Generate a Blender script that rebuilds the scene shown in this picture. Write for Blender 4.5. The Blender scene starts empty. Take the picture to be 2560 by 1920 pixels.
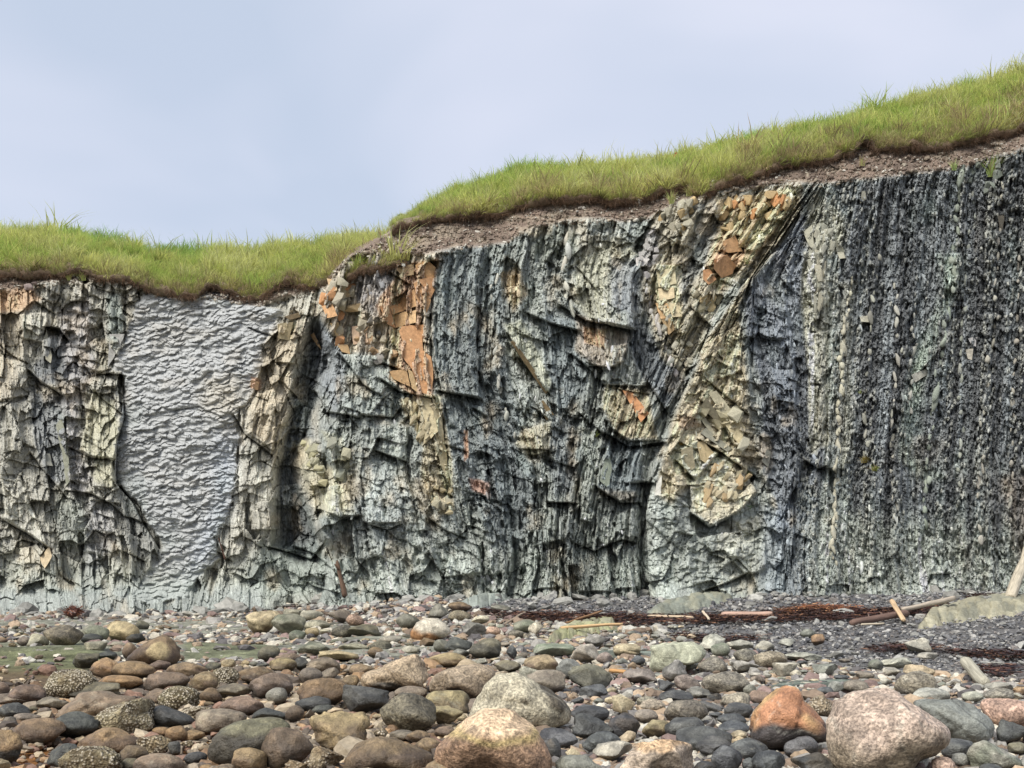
import bpy, bmesh, math, random
import numpy as np
from mathutils import Vector, Matrix, Euler
R = random.Random(7)
rng = np.random.default_rng(11)
sc = bpy.context.scene
C = sc.collection

# ------------------------------------------------------------------ camera, sky, sun, exposure
F, HY, CX, EYE = 2600.0, 1195.0, 1106.0, 1.6      # focal length, horizon row, centre column (units of a 2212 x 1659 picture), eye height
cd = bpy.data.cameras.new('camera'); cam = bpy.data.objects.new('camera', cd); C.objects.link(cam)
cam.location = (0, 0, EYE); cam.rotation_euler = (math.pi/2, 0, 0)
cd.sensor_width = 36; cd.lens = 36*F/2212; cd.shift_y = (HY-829.5)/2212
cd.clip_start = 0.1; cd.clip_end = 3000
sc.camera = cam

SUN_EL, SUN_AZ = math.radians(48), math.radians(215)   # azimuth clockwise from +Y: behind the camera, to the left
w = bpy.data.worlds.new('World'); sc.world = w; w.use_nodes = True
wn, wl = w.node_tree.nodes, w.node_tree.links; wn.clear()
out = wn.new('ShaderNodeOutputWorld'); bg = wn.new('ShaderNodeBackground'); bg.inputs[1].default_value = 0.1
sky = wn.new('ShaderNodeTexSky'); sky.sky_type = 'NISHITA'; sky.sun_disc = False
sky.sun_elevation = SUN_EL; sky.sun_rotation = SUN_AZ
tc = wn.new('ShaderNodeTexCoord'); mp = wn.new('ShaderNodeMapping'); mp.inputs['Scale'].default_value = (1.0, 1.0, 2.2)
mp.inputs['Location'].default_value = (0.35, 0.1, 0.2)
nz = wn.new('ShaderNodeTexNoise'); nz.inputs['Scale'].default_value = 2.6; nz.inputs['Detail'].default_value = 3; nz.inputs['Roughness'].default_value = .45
nz.inputs['Distortion'].default_value = .4
cr = wn.new('ShaderNodeValToRGB'); cr.color_ramp.elements[0].position = .36; cr.color_ramp.elements[1].position = .66
cr.color_ramp.elements[0].color = (1.80, 2.04, 2.48, 1); cr.color_ramp.elements[1].color = (2.36, 2.46, 2.86, 1)
mx = wn.new('ShaderNodeMix'); mx.data_type = 'RGBA'; mx.inputs[0].default_value = .95
wl.new(tc.outputs['Generated'], mp.inputs[0]); wl.new(mp.outputs[0], nz.inputs[0]); wl.new(nz.outputs[0], cr.inputs[0])
wl.new(sky.outputs[0], mx.inputs[6]); wl.new(cr.outputs[0], mx.inputs[7]); wl.new(mx.outputs[2], bg.inputs[0]); wl.new(bg.outputs[0], out.inputs[0])

sd = bpy.data.lights.new('sun', 'SUN'); sd.energy = 1.5; sd.angle = math.radians(28); sd.color = (1, .965, .91)
so = bpy.data.objects.new('sun', sd); C.objects.link(so)
sdir = Vector((math.sin(SUN_AZ)*math.cos(SUN_EL), math.cos(SUN_AZ)*math.cos(SUN_EL), math.sin(SUN_EL)))
so.rotation_euler = sdir.to_track_quat('Z', 'Y').to_euler(); so.location = (-10, -10, 30)

sc.view_settings.view_transform = 'Standard'; sc.view_settings.look = 'None'
sc.view_settings.exposure = 1.66; sc.view_settings.gamma = 1.0; sc.view_settings.use_curve_mapping = False
sc.cycles.max_bounces = 5; sc.cycles.diffuse_bounces = 3

# ------------------------------------------------------------------ numeric helpers
def lin(c):
    c = np.asarray(c, float)/255.0
    return np.where(c <= .04045, c/12.92, ((c+.055)/1.055)**2.4)
def hash2(ix, iy, seed):
    h = (ix.astype(np.int64)*374761393 + iy.astype(np.int64)*668265263 + seed*1274126177) & 0xffffffff
    h = ((h ^ (h >> 13))*1274126177) & 0xffffffff
    h = ((h ^ (h >> 16))*2246822519) & 0xffffffff
    h = h ^ (h >> 15)
    return (h & 0xffffff)/float(0xffffff)
def vnoise(x, y, seed=0):
    ix = np.floor(x); iy = np.floor(y); fx = x-ix; fy = y-iy
    ix = ix.astype(np.int64); iy = iy.astype(np.int64)
    fx = fx*fx*(3-2*fx); fy = fy*fy*(3-2*fy)
    a = hash2(ix, iy, seed); b = hash2(ix+1, iy, seed); c = hash2(ix, iy+1, seed); d = hash2(ix+1, iy+1, seed)
    return (a+(b-a)*fx + (c-a)*fy + (a-b-c+d)*fx*fy)*2-1
def fbm(x, y, seed=0, octv=4, gain=.5):
    s = 0; a = 1; n = 0
    for o in range(octv):
        s = s+a*vnoise(x*2**o+o*17.3, y*2**o-o*9.1, seed+o*31); n += a; a *= gain
    return s/n
def worley(x, y, seed=0, jit=.9):
    ix = np.floor(x).astype(np.int64); iy = np.floor(y).astype(np.int64)
    f1 = np.full(x.shape, 9.); f2 = np.full(x.shape, 9.)
    dx = np.zeros(x.shape); dy = np.zeros(x.shape); cx = np.zeros(x.shape, np.int64); cy = np.zeros(x.shape, np.int64)
    for j in (-1, 0, 1):
        for i in (-1, 0, 1):
            jx = ix+i; jy = iy+j
            px = jx+.5+(hash2(jx, jy, seed)-.5)*jit; py = jy+.5+(hash2(jx, jy, seed+7)-.5)*jit
            ddx = x-px; ddy = y-py; d = np.maximum(np.abs(ddx), np.abs(ddy))*.55+np.sqrt(ddx*ddx+ddy*ddy)*.45
            m = d < f1
            f2 = np.where(m, f1, np.minimum(f2, d)); f1 = np.where(m, d, f1)
            dx = np.where(m, ddx, dx); dy = np.where(m, ddy, dy); cx = np.where(m, jx, cx); cy = np.where(m, jy, cy)
    return f1, f2, dx, dy, cx, cy
def sstep(a, b, x):
    t = np.clip((x-a)/(b-a), 0, 1); return t*t*(3-2*t)

def mesh_obj(name, verts, faces, mat=None, smooth=True, parent=None, attrs=None):
    me = bpy.data.meshes.new(name)
    if isinstance(faces, np.ndarray):
        k = faces.shape[1]; me.vertices.add(len(verts)); me.vertices.foreach_set('co', np.asarray(verts, np.float32).ravel())
        me.loops.add(faces.size); me.loops.foreach_set('vertex_index', faces.astype(np.int32).ravel())
        me.polygons.add(len(faces)); me.polygons.foreach_set('loop_start', np.arange(0, faces.size, k, dtype=np.int32))
        me.update(calc_edges=True)
    else:
        me.from_pydata([tuple(v) for v in verts], [], faces); me.update()
    me.polygons.foreach_set('use_smooth', np.full(len(me.polygons), smooth)); 
    if attrs:
        for k, a in attrs.items():
            at = me.color_attributes.new(k, 'FLOAT_COLOR', 'POINT')
            rgba = np.ones((len(verts), 4), np.float32); rgba[:, :a.shape[1]] = a
            at.data.foreach_set('color', rgba.ravel())
    if mat: me.materials.append(mat)
    o = bpy.data.objects.new(name, me); C.objects.link(o)
    if parent: o.parent = parent
    return o
def tag(o, label=None, cat=None, group=None, kind=None):
    if label: o['label'] = label
    if cat: o['category'] = cat
    if group: o['group'] = group
    if kind: o['kind'] = kind
    return o
def grid_faces(nr, nc):
    i = np.arange(nr-1)[:, None]*nc+np.arange(nc-1)[None, :]
    i = i.ravel(); return np.stack([i, i+nc, i+nc+1, i+1], 1)

# ------------------------------------------------------------------ materials
def newmat(name, rough=.85, spec=.25):
    m = bpy.data.materials.new(name); m.use_nodes = True; n = m.node_tree.nodes; l = m.node_tree.links
    b = n['Principled BSDF']; b.inputs['Roughness'].default_value = rough
    b.inputs['Specular IOR Level'].default_value = spec
    return m, n, l, b
def tex_noise(n, l, vec, scale, detail=4, rough=.6, dist=0):
    t = n.new('ShaderNodeTexNoise'); t.inputs['Scale'].default_value = scale; t.inputs['Detail'].default_value = detail
    t.inputs['Roughness'].default_value = rough; t.inputs['Distortion'].default_value = dist
    if vec is not None: l.new(vec, t.inputs['Vector'])
    return t.outputs['Fac']
def mapr(n, l, src, a, b, c, d):
    m = n.new('ShaderNodeMapRange'); m.inputs[1].default_value = a; m.inputs[2].default_value = b
    m.inputs[3].default_value = c; m.inputs[4].default_value = d; l.new(src, m.inputs[0]); return m.outputs[0]
def mixc(n, l, fac, a, b, mode='MIX'):
    m = n.new('ShaderNodeMix'); m.data_type = 'RGBA'; m.blend_type = mode
    for s, v in ((0, fac), (6, a), (7, b)):
        if isinstance(v, bpy.types.NodeSocket): l.new(v, m.inputs[s])
        elif isinstance(v, (int, float)): m.inputs[s].default_value = v if s == 0 else (v, v, v, 1)
        else: m.inputs[s].default_value = (*v, 1)
    return m.outputs[2]
def bump(n, l, h, dist, strength=1.0, prev=None):
    b = n.new('ShaderNodeBump'); b.inputs['Distance'].default_value = dist; b.inputs['Strength'].default_value = strength
    l.new(h, b.inputs['Height'])
    if prev is not None: l.new(prev, b.inputs['Normal'])
    return b.outputs[0]
def attr(n, name, typ='GEOMETRY'):
    a = n.new('ShaderNodeAttribute'); a.attribute_name = name; a.attribute_type = typ; return a.outputs['Color']

def surf_mat(name, s1, s2, bd, tint=.35, rough=.88):
    """rock, soil, shingle surfaces: attribute colour, grain from object-space noise"""
    m, n, l, b = newmat(name, rough, .2)
    t = n.new('ShaderNodeTexCoord').outputs['Object']
    f1 = tex_noise(n, l, t, s1, 5, .65); f2 = tex_noise(n, l, t, s2, 3, .7)
    g = mapr(n, l, f1, .3, .7, 1-tint, 1+tint); g2 = mapr(n, l, f2, .3, .7, 1-tint*.7, 1+tint*.7)
    c = mixc(n, l, 1.0, attr(n, 'col'), g, 'MULTIPLY'); c = mixc(n, l, 1.0, c, g2, 'MULTIPLY')
    l.new(c, b.inputs['Base Color'])
    nn = bump(n, l, f1, bd, .8); nn = bump(n, l, f2, bd*.45, .8, nn); l.new(nn, b.inputs['Normal'])
    return m
def cliff_mat():
    m, n, l, b = newmat('cliff_rock', .9, .2)
    t = n.new('ShaderNodeTexCoord').outputs['Object']
    bed = attr(n, 'bed')
    mp1 = n.new('ShaderNodeMapping'); mp1.inputs['Scale'].default_value = (55, 7, 1); l.new(bed, mp1.inputs[0])
    mp2 = n.new('ShaderNodeMapping'); mp2.inputs['Scale'].default_value = (24, 6, 1); l.new(bed, mp2.inputs[0])
    f1 = tex_noise(n, l, mp1.outputs[0], 1, 4, .7, .6); f3 = tex_noise(n, l, mp2.outputs[0], 1, 4, .75, 1.2)
    f2 = tex_noise(n, l, t, 16, 5, .75)
    sep = n.new('ShaderNodeSeparateColor'); l.new(bed, sep.inputs[0]); k = sep.outputs[2]     # how laminated the rock is here
    fl = n.new('ShaderNodeMix'); l.new(k, fl.inputs[0]); l.new(f2, fl.inputs[2]); l.new(f1, fl.inputs[3]); f1k = fl.outputs[0]
    kk = mapr(n, l, k, 0, 1, .3, 1.0)
    c = mixc(n, l, kk, attr(n, 'col'), mapr(n, l, f1k, .3, .7, .66, 1.38), 'MULTIPLY')
    c = mixc(n, l, 1.0, c, mapr(n, l, f3, .35, .65, .8, 1.2), 'MULTIPLY')
    c = mixc(n, l, kk, c, mapr(n, l, f2, .3, .7, .8, 1.22), 'MULTIPLY')
    l.new(c, b.inputs['Base Color'])
    nn = bump(n, l, f1k, .045, 1.0); l.new(kk, nn.node.inputs['Strength']); nn = bump(n, l, f3, .08, .8, nn); l.new(kk, nn.node.inputs['Strength'])
    nn = bump(n, l, f2, .03, .8, nn); l.new(kk, nn.node.inputs['Strength']); l.new(nn, b.inputs['Normal'])
    return m
M_CLIFF = cliff_mat()
M_GROUND = surf_mat('beach_ground', 9.0, 45.0, .035, .4)

def piece_mat(name, bd=.03, sc_=9, tint=.3, flat=True):
    m, n, l, b = newmat(name, .85, .2)
    t = n.new('ShaderNodeTexCoord').outputs['Object']
    oi = n.new('ShaderNodeObjectInfo')
    v = n.new('ShaderNodeVectorMath'); v.operation = 'ADD'; l.new(t, v.inputs[0]); l.new(oi.outputs['Random'], v.inputs[1])
    f1 = tex_noise(n, l, v.outputs[0], sc_, 5, .65); f2 = tex_noise(n, l, v.outputs[0], sc_*5, 3, .7)
    c = mixc(n, l, 1.0, oi.outputs['Color'], mapr(n, l, f1, .3, .7, 1-tint, 1+tint), 'MULTIPLY')
    c = mixc(n, l, 1.0, c, mapr(n, l, f2, .3, .7, 1-tint*.6, 1+tint*.6), 'MULTIPLY')
    l.new(c, b.inputs['Base Color'])
    nn = bump(n, l, f1, bd, .7); nn = bump(n, l, f2, bd*.4, .7, nn); l.new(nn, b.inputs['Normal'])
    return m
M_PIECE = piece_mat('rock_piece')

# ------------------------------------------------------------------ picture frames used while measuring the cliff face
def fr(ox, oy, s): return lambda pts: [(ox+s*a, oy+s*b) for a, b in pts]
FV = fr(0, 0, 1); FA = fr(0, 587.6, .448); FB = fr(639.4, 432, .5207); FC = fr(1244, 345.6, .5727); FD = fr(1659, 544.4, .2917)
FR2 = fr(553, 432, .25); FR3 = fr(1106, 259, .25); FR4 = fr(1659, 130, .25)
def interp(pts, x): p = np.array(pts, float); return np.interp(x, p[:, 0], p[:, 1])

GRASS_LOW = [(-80, 590), (0, 588), (60, 592), (120, 588), (170, 578), (212, 594), (275, 603), (337, 629), (425, 637), (447, 612), (500, 622), (553, 644), (585, 622),
             (620, 606), (678, 617), (703, 607), (718, 584), (753, 552), (803, 527), (836, 512), (850, 494), (866, 482), (930, 471), (1000, 463), (1090, 450), (1120, 441), (1170, 433), (1250, 426),
             (1290, 420), (1320, 433), (1400, 424), (1440, 405), (1485, 395), (1500, 418), (1560, 396), (1620, 377), (1700, 352), (1800, 338), (1834, 330), (1866, 296),
             (1896, 317), (1970, 312), (2034, 318), (2059, 305), (2134, 294), (2212, 270), (2320, 250)]
SKYLINE = [(-80, 499), (0, 501), (130, 504), (230, 519), (380, 547), (470, 549), (620, 534), (740, 521), (805, 519), (860, 512), (2400, 500)]
SKY2 = [(850, 490), (870, 480), (930, 449), (1000, 414), (1080, 390), (1110, 373), (1160, 366), (1230, 376), (1300, 368), (1400, 357), (1460, 349), (1600, 309), (1750, 279),
        (1900, 244), (2050, 200), (2120, 188), (2212, 160), (2320, 135)]
SOIL_LOW = [(-80, 618), (0, 622), (100, 612), (200, 600), (280, 606), (337, 632), (440, 640), (560, 655), (640, 640), (700, 618), (720, 590), (753, 556), (800, 545), (850, 548), (960, 540), (1090, 520), (1130, 500), (1160, 484),
            (1280, 476), (1400, 472), (1430, 452), (1490, 430), (1560, 412), (1650, 402), (1750, 400), (1800, 392), (1870, 382), (1960, 372), (2080, 358), (2130, 345), (2212, 325), (2320, 305)]

NXC, NYC = 1200, 500
xs = np.linspace(-70, 2300, NXC)
ytop = interp(GRASS_LOW, xs)-9
tt = np.linspace(0, 1, NYC)
GY = ytop[None, :]+(1352-ytop[None, :])*tt[:, None]
GX = np.broadcast_to(xs[None, :], GY.shape).copy()
wx = 5*fbm(GX/28, GY/28, 3, 4)+9*vnoise(GX/90, GY/90, 5); wy = 5*fbm(GX/28, GY/28, 13, 4)+9*vnoise(GX/90, GY/90, 15)
PX, PY = GX+wx*.8, GY+wy*.8           # warped coordinates for lithology outlines
SX, SY = GX+wx*.3, GY+wy*.3

# bedding coordinate: guide curves along the beds
GUIDE_Y = [300, 400, 600, 800, 1000, 1200, 1350]
GUIDES = [(-120,)*7, (50, 50, 60, 70, 80, 105, 120), (300, 290, 270, 255, 262, 285, 290), (650, 640, 610, 550, 515, 500, 480), (740, 730, 700, 650, 605, 610, 640),
          (960, 950, 925, 925, 962, 1015, 1045), (1120, 1110, 1075, 1065, 1150, 1165, 1130), (1270, 1260, 1225, 1280, 1250, 1225, 1250), (1800, 1745, 1620, 1500, 1410, 1390, 1405),
          (1830, 1770, 1630, 1655, 1690, 1690, 1680), (1850, 1790, 1760, 1765, 1760, 1750, 1765), (1890, 1860, 1830, 1815, 1800, 1800, 1800), (2040, 2010, 1995, 1985, 1965, 1960, 1985), (2350,)*7]
gref = np.array([-120, 60, 265, 590, 680, 930, 1090, 1250, 1560, 1670, 1762, 1820, 1985, 2350], float)
gc = np.stack([np.interp(GY.ravel(), GUIDE_Y, g) for g in GUIDES], 1)
gx = (GX+wx*.28).ravel(); S = np.zeros_like(gx)
for k in range(len(GUIDES)-1):
    m = (gx >= gc[:, k]) & (gx < gc[:, k+1])
    S[m] = gref[k]+(gx[m]-gc[m, k])/np.maximum(gc[m, k+1]-gc[m, k], 4)*(gref[k+1]-gref[k])
S = S.reshape(GX.shape); T = GY.copy()

def poly_sd(pts, X, Y):
    """signed distance to polygon, >0 inside"""
    p = np.array(pts, float); n = len(p); d = np.full(X.shape, 1e9); ins = np.zeros(X.shape, bool)
    for i in range(n):
        a = p[i]; b = p[(i+1) % n]; e = b-a; wX = X-a[0]; wY = Y-a[1]
        t = np.clip((wX*e[0]+wY*e[1])/(e@e+1e-9), 0, 1)
        d = np.minimum(d, (wX-e[0]*t)**2+(wY-e[1]*t)**2)
        c = ((a[1] > Y) != (b[1] > Y)) & (X < (b[0]-a[0])*(Y-a[1])/((b[1]-a[1]) if b[1] != a[1] else 1e-9)+a[0])
        ins ^= c
    d = np.sqrt(d); return np.where(ins, d, -d)
def mask(pts, soft=6, X=None, Y=None):
    X = PX if X is None else X; Y = PY if Y is None else Y
    p = np.array(pts); m = np.zeros(X.shape)
    bb = (X > p[:, 0].min()-soft-2) & (X < p[:, 0].max()+soft+2) & (Y > p[:, 1].min()-soft-2) & (Y < p[:, 1].max()+soft+2)
    m[bb] = sstep(-soft, soft, poly_sd(pts, X[bb], Y[bb])); return m

# ------------------------------------------------------------------ lithology: colour of the beds
PALE, GREY, DARK, GREEN = (178, 174, 158), (176, 174, 176), (70, 77, 84), (116, 128, 120)
BLUE, BUFF, ORNG, SOIL, GGREY = (80, 91, 104), (200, 178, 138), (204, 140, 82), (120, 98, 80), (140, 146, 138)
COL = np.zeros(GX.shape+(3,)); COL[:] = lin(PALE)
def paint(pts, c, a=1.0, soft=7, f=FV):
    m = mask(f(pts), soft)*a; COL[:] = COL*(1-m[..., None])+lin(c)*m[..., None]; return m
# stretch by stretch, left to right
paint([(690, 380), (2400, 100), (2400, 1400), (690, 1400)], GGREY, 1)
paint([(0, 620), (40, 640), (60, 700), (30, 860), (-80, 900), (-80, 600)], BUFF, .45, 25)
paint([(230, 260), (320, 300), (330, 500), (300, 560), (150, 560), (150, 450), (220, 400)], DARK, .85, 12, FA)
paint([(150, 580), (300, 600), (330, 760), (330, 1000), (250, 1040), (180, 900), (150, 700)], BLUE, .7, 12, FA)
paint([(280, 1080), (420, 1080), (430, 1330), (300, 1330), (260, 1200)], GREEN, .6, 20, FA)
paint([(520, 100), (590, 100), (600, 240), (560, 330), (520, 440), (490, 520), (440, 500), (510, 300)], GREEN, .8, 8, FA)
paint([(290, 190), (440, 120), (440, 300), (450, 480), (400, 560), (370, 700), (380, 900), (440, 1000), (400, 1060), (330, 1040), (340, 900), (300, 790), (330, 700), (250, 620), (330, 560), (300, 380)], (184, 180, 178), .9, 9, FA)
paint([(420, 1080), (560, 1120), (540, 1300), (480, 1450), (420, 1550), (400, 1400)], (178, 176, 174), .8, 14, FA)
paint([(450, 560), (540, 620), (590, 760), (560, 900), (555, 1040), (450, 1010), (440, 890), (380, 860), (400, 700)], (178, 174, 144), .9, 6, FA)
paint([(600, 1010), (680, 1150), (760, 1320), (740, 1400), (600, 1330), (580, 1180)], (105, 108, 106), .7, 10, FA)
m_wall = mask(FA([(650, 160), (720, 110), (880, 95), (1080, 100), (1200, 130), (1360, 180), (1330, 270), (1270, 340), (1240, 480), (1210, 600), (1130, 690), (1150, 800), (1140, 980), (1120, 1130), (1060, 1280), (1080, 1380), (1000, 1450), (900, 1560), (720, 1600), (640, 1560), (760, 1370), (760, 1290), (680, 1120), (570, 1010), (555, 830), (590, 760), (600, 560), (580, 490), (520, 480), (560, 360), (600, 260)]), 4, SX+1.1*wx+4*vnoise(GX/7, GY/9, 640), SY+.8*wy)
COL = COL*(1-m_wall[..., None])+lin((166, 168, 168))*m_wall[..., None]
wst = sstep(.1, .5, fbm(GX/50, GY/36, 601, 4))[..., None]*m_wall[..., None]*.35; COL = COL*(1-wst)+lin((168, 160, 146))*wst
paint([(1000, 480), (1160, 520), (1170, 680), (1060, 700), (960, 620)], (182, 172, 150), .6, 25, FA)
paint([(1040, 800), (1150, 800), (1120, 1150), (1050, 1300), (950, 1480), (900, 1480), (1000, 1200)], (176, 186, 200), .6, 30, FA)
paint([(1330, 270), (1450, 210), (1500, 330), (1420, 460), (1400, 700), (1330, 860), (1200, 780), (1200, 600), (1240, 430)], BUFF, .6, 20, FA)
paint([(1200, 500), (1260, 520), (1250, 570), (1205, 560)], ORNG, .7, 4, FA)
paint([(1340, 250), (1420, 240), (1400, 320), (1340, 320)], (205, 180, 132), .8, 4, FA)
m_rec = paint([(1520, 220), (1590, 220), (1600, 330), (1560, 440), (1560, 600), (1500, 700), (1530, 800), (1450, 860), (1450, 1000), (1500, 1150), (1540, 1350), (1480, 1400), (1340, 1340), (1340, 1100), (1350, 960), (1390, 760), (1430, 520), (1500, 350)], (64, 73, 77), .88, 12, FA)  # dark shale recess, its shade deepened in the colour besides the set-back
paint([(1260, 1320), (1560, 1360), (1640, 1560), (1150, 1600), (1200, 1450)], (128, 146, 140), .75, 30, FA)
# main cliff: top left, brown to buff blocks and the orange bed
paint([(70, 480), (160, 240), (250, 180), (600, 210), (600, 420), (520, 800), (430, 780), (380, 640), (200, 620), (110, 470)], (184, 168, 140), .85, 8, FB)
paint([(250, 210), (390, 260), (440, 400), (330, 480), (260, 420), (240, 300)], (132, 130, 134), .7, 10, FB)
paint([(360, 390), (480, 250), (580, 240), (590, 380), (520, 470), (540, 640), (570, 700), (560, 820), (500, 820), (390, 730), (420, 640), (340, 440)], (200, 150, 98), .8, 4, FB)
paint([(75, 490), (150, 540), (200, 640), (230, 800), (160, 900), (100, 780), (60, 600)], (92, 98, 104), .8, 12, FB)
paint([(200, 640), (420, 760), (440, 900), (300, 920), (180, 880)], (112, 120, 114), .7, 14, FB)
paint([(430, 820), (570, 820), (610, 960), (640, 1180), (660, 1290), (600, 1310), (520, 1200), (540, 1020), (440, 880)], (200, 184, 140), .85, 5, FB)
paint([(520, 800), (590, 810), (620, 960), (650, 1180), (630, 1190), (580, 980)], (208, 190, 146), .9, 4, FB)
m_lam1 = paint([(590, 220), (760, 180), (900, 300), (860, 500), (900, 800), (980, 1050), (1000, 1300), (900, 1500), (800, 1400), (680, 1150), (610, 960), (570, 640), (560, 420)], (96, 106, 106), .85, 12, FB)
paint([(740, 700), (830, 720), (900, 900), (960, 1100), (940, 1350), (820, 1250), (800, 1000)], (80, 90, 92), .6, 16, FB)
paint([(690, 960), (705, 960), (710, 1060), (690, 1080)], ORNG, .8, 3, FB)
paint([(720, 1150), (800, 1160), (800, 1220), (730, 1200)], (180, 132, 104), .8, 4, FB)
paint([(0, 1010), (60, 1000), (110, 1100), (230, 1150), (240, 1300), (100, 1320), (40, 1200)], (178, 170, 132), .7, 10, FB)
paint([(110, 960), (190, 980), (230, 1150), (170, 1150)], (176, 176, 148), .8, 6, FB)
paint([(240, 1080), (420, 1080), (460, 1450), (240, 1450)], (138, 146, 142), .7, 20, FB)
paint([(860, 520), (930, 500), (1060, 750), (1040, 800), (900, 640)], (150, 152, 126), .85, 6, FB)
paint([(860, 300), (920, 270), (960, 400), (900, 460)], (196, 164, 104), .7, 8, FB)
paint([(1000, 480), (1200, 480), (1200, 800), (1080, 900), (1040, 700)], (88, 102, 108), .7, 12, FB)
paint([(980, 120), (1120, 90), (1170, 180), (1130, 260), (980, 230)], (112, 118, 104), .8, 10, FB)
paint([(1150, 240), (1330, 150), (1427, 200), (1330, 400), (1290, 500), (1200, 500), (1140, 420)], (160, 158, 132), .8, 10, FB)
paint([(1300, 240), (1427, 230), (1427, 480), (1300, 450)], (92, 98, 106), .75, 10, FB)
paint([(1150, 470), (1380, 560), (1360, 680), (1250, 700), (1150, 620)], (160, 146, 126), .8, 6, FB)
paint([(1180, 520), (1280, 540), (1270, 610), (1190, 590)], (205, 142, 86), .85, 3, FB)
paint([(950, 950), (1050, 920), (1060, 1040), (980, 1080), (920, 1010)], (172, 164, 132), .8, 6, FB)
paint([(1060, 900), (1180, 900), (1180, 1200), (1080, 1230), (1040, 1080)], (88, 96, 100), .7, 10, FB)
# blocks between the fault and the middle
paint([(110, 850), (270, 860), (310, 1060), (160, 1050), (100, 940)], (184, 164, 116), .75, 6, FC)
paint([(170, 865), (215, 880), (275, 960), (245, 990)], (196, 128, 76), .9, 2.5, FC)
paint([(190, 560), (330, 700), (430, 820), (350, 950), (280, 850), (200, 720)], (78, 86, 94), .85, 10, FC)
paint([(110, 1060), (250, 1060), (240, 1290), (90, 1240)], (84, 98, 106), .7, 8, FC)
paint([(80, 1230), (240, 1250), (230, 1290), (90, 1260)], (96, 84, 62), .7, 5, FC)
paint([(0, 1000), (90, 1040), (90, 1340), (150, 1450), (0, 1460)], (134, 140, 128), .7, 12, FC)
paint([(240, 360), (300, 190), (500, 140), (845, 100), (845, 200), (700, 380), (560, 500), (500, 640), (420, 800), (330, 740), (260, 560)], (176, 166, 138), .9, 8, FC)
paint([(450, 170), (520, 160), (520, 300), (480, 420), (440, 460), (420, 560), (400, 480), (440, 320)], (118, 124, 122), .8, 8, FC)
paint([(520, 160), (845, 110), (840, 180), (740, 300), (610, 420), (540, 500), (480, 440), (540, 260)], (198, 170, 118), .85, 8, FC)
paint([(550, 300), (650, 290), (620, 400), (560, 440), (510, 400)], (206, 146, 92), .85, 5, FC)
paint([(300, 410), (380, 400), (410, 560), (400, 700), (330, 640), (300, 520)], (200, 180, 132), .85, 5, FC)
paint([(260, 280), (300, 250), (300, 400), (260, 420), (230, 380)], (172, 168, 168), .8, 5, FC)
paint([(845, 180), (700, 330), (640, 480), (540, 620), (480, 700), (450, 800), (370, 1000), (300, 1250), (350, 1300), (480, 1180), (640, 1180), (690, 1100), (650, 900), (640, 720), (620, 560), (700, 400), (845, 230)], (186, 170, 130), .9, 8, FC)
paint([(440, 960), (480, 1000), (400, 1020), (390, 970)], (130, 96, 52), .7, 5, FC)
paint([(430, 1200), (500, 1120), (620, 1120), (680, 1250), (600, 1330), (500, 1380), (430, 1330)], (188, 176, 140), .85, 6, FC)
paint([(340, 1280), (430, 1330), (500, 1400), (560, 1480), (480, 1600), (350, 1600), (300, 1450)], (122, 128, 118), .75, 14, FC)
paint([(540, 1380), (700, 1340), (720, 1560), (600, 1640), (520, 1500)], (172, 166, 142), .7, 12, FC)
m_sh1 = paint([(845, 210), (700, 420), (640, 540), (660, 700), (700, 900), (700, 1150), (760, 1300), (760, 1659), (900, 1659), (930, 1100), (900, 700), (900, 400), (960, 260)], (78, 86, 98), .88, 9, FC)
paint([(740, 300), (800, 420), (790, 560), (745, 560)], (96, 92, 92), .5, 10, FC)
# right: shale with nodule beds
m_sh2 = paint([(1800, 395), (1960, 370), (2212, 330), (2330, 300), (2330, 1100), (2200, 1180), (1980, 1150), (1830, 1120), (1800, 900)], (70, 76, 80), .92, 16)
paint([(260, 0), (430, 0), (440, 500), (420, 900), (440, 1400), (300, 1500), (280, 900), (270, 450)], (166, 164, 142), .95, 6, FD)
paint([(1760, 420), (1820, 470), (1826, 545), (1790, 560), (1745, 545), (1740, 480)], (158, 158, 138), .85, 8)
paint([(530, 250), (640, 250), (600, 700), (590, 1100), (600, 1500), (500, 1650), (500, 1000), (520, 600)], (142, 142, 124), .7, 10, FD)
paint([(1250, 0), (1450, 0), (1420, 250), (1280, 500), (1200, 900), (1080, 1250), (1050, 1500), (1300, 1659), (1150, 1659), (950, 1500), (1000, 1050), (1200, 600), (1300, 300)], (120, 134, 118), .75, 14, FD)
paint([(1100, 1659), (1500, 1400), (1800, 1659)], (112, 120, 112), .5, 30, FD)
paint([(-40, 1195), (400, 1230), (800, 1190), (1160, 1190), (1450, 1200), (1800, 1110), (2330, 1140), (2330, 1370), (-40, 1370)], (156, 164, 152), .55, 45)
paint([(1640, 1100), (1740, 1100), (1750, 1290), (1640, 1290)], (116, 130, 148), .5, 20)
paint([(-80, 1265), (120, 1275), (340, 1255), (560, 1275), (600, 1360), (-80, 1360)], (162, 170, 164), .85, 16)
paint([(2170, 1040), (2330, 960), (2330, 1300), (2200, 1220)], (128, 108, 84), .6, 18)
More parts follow.
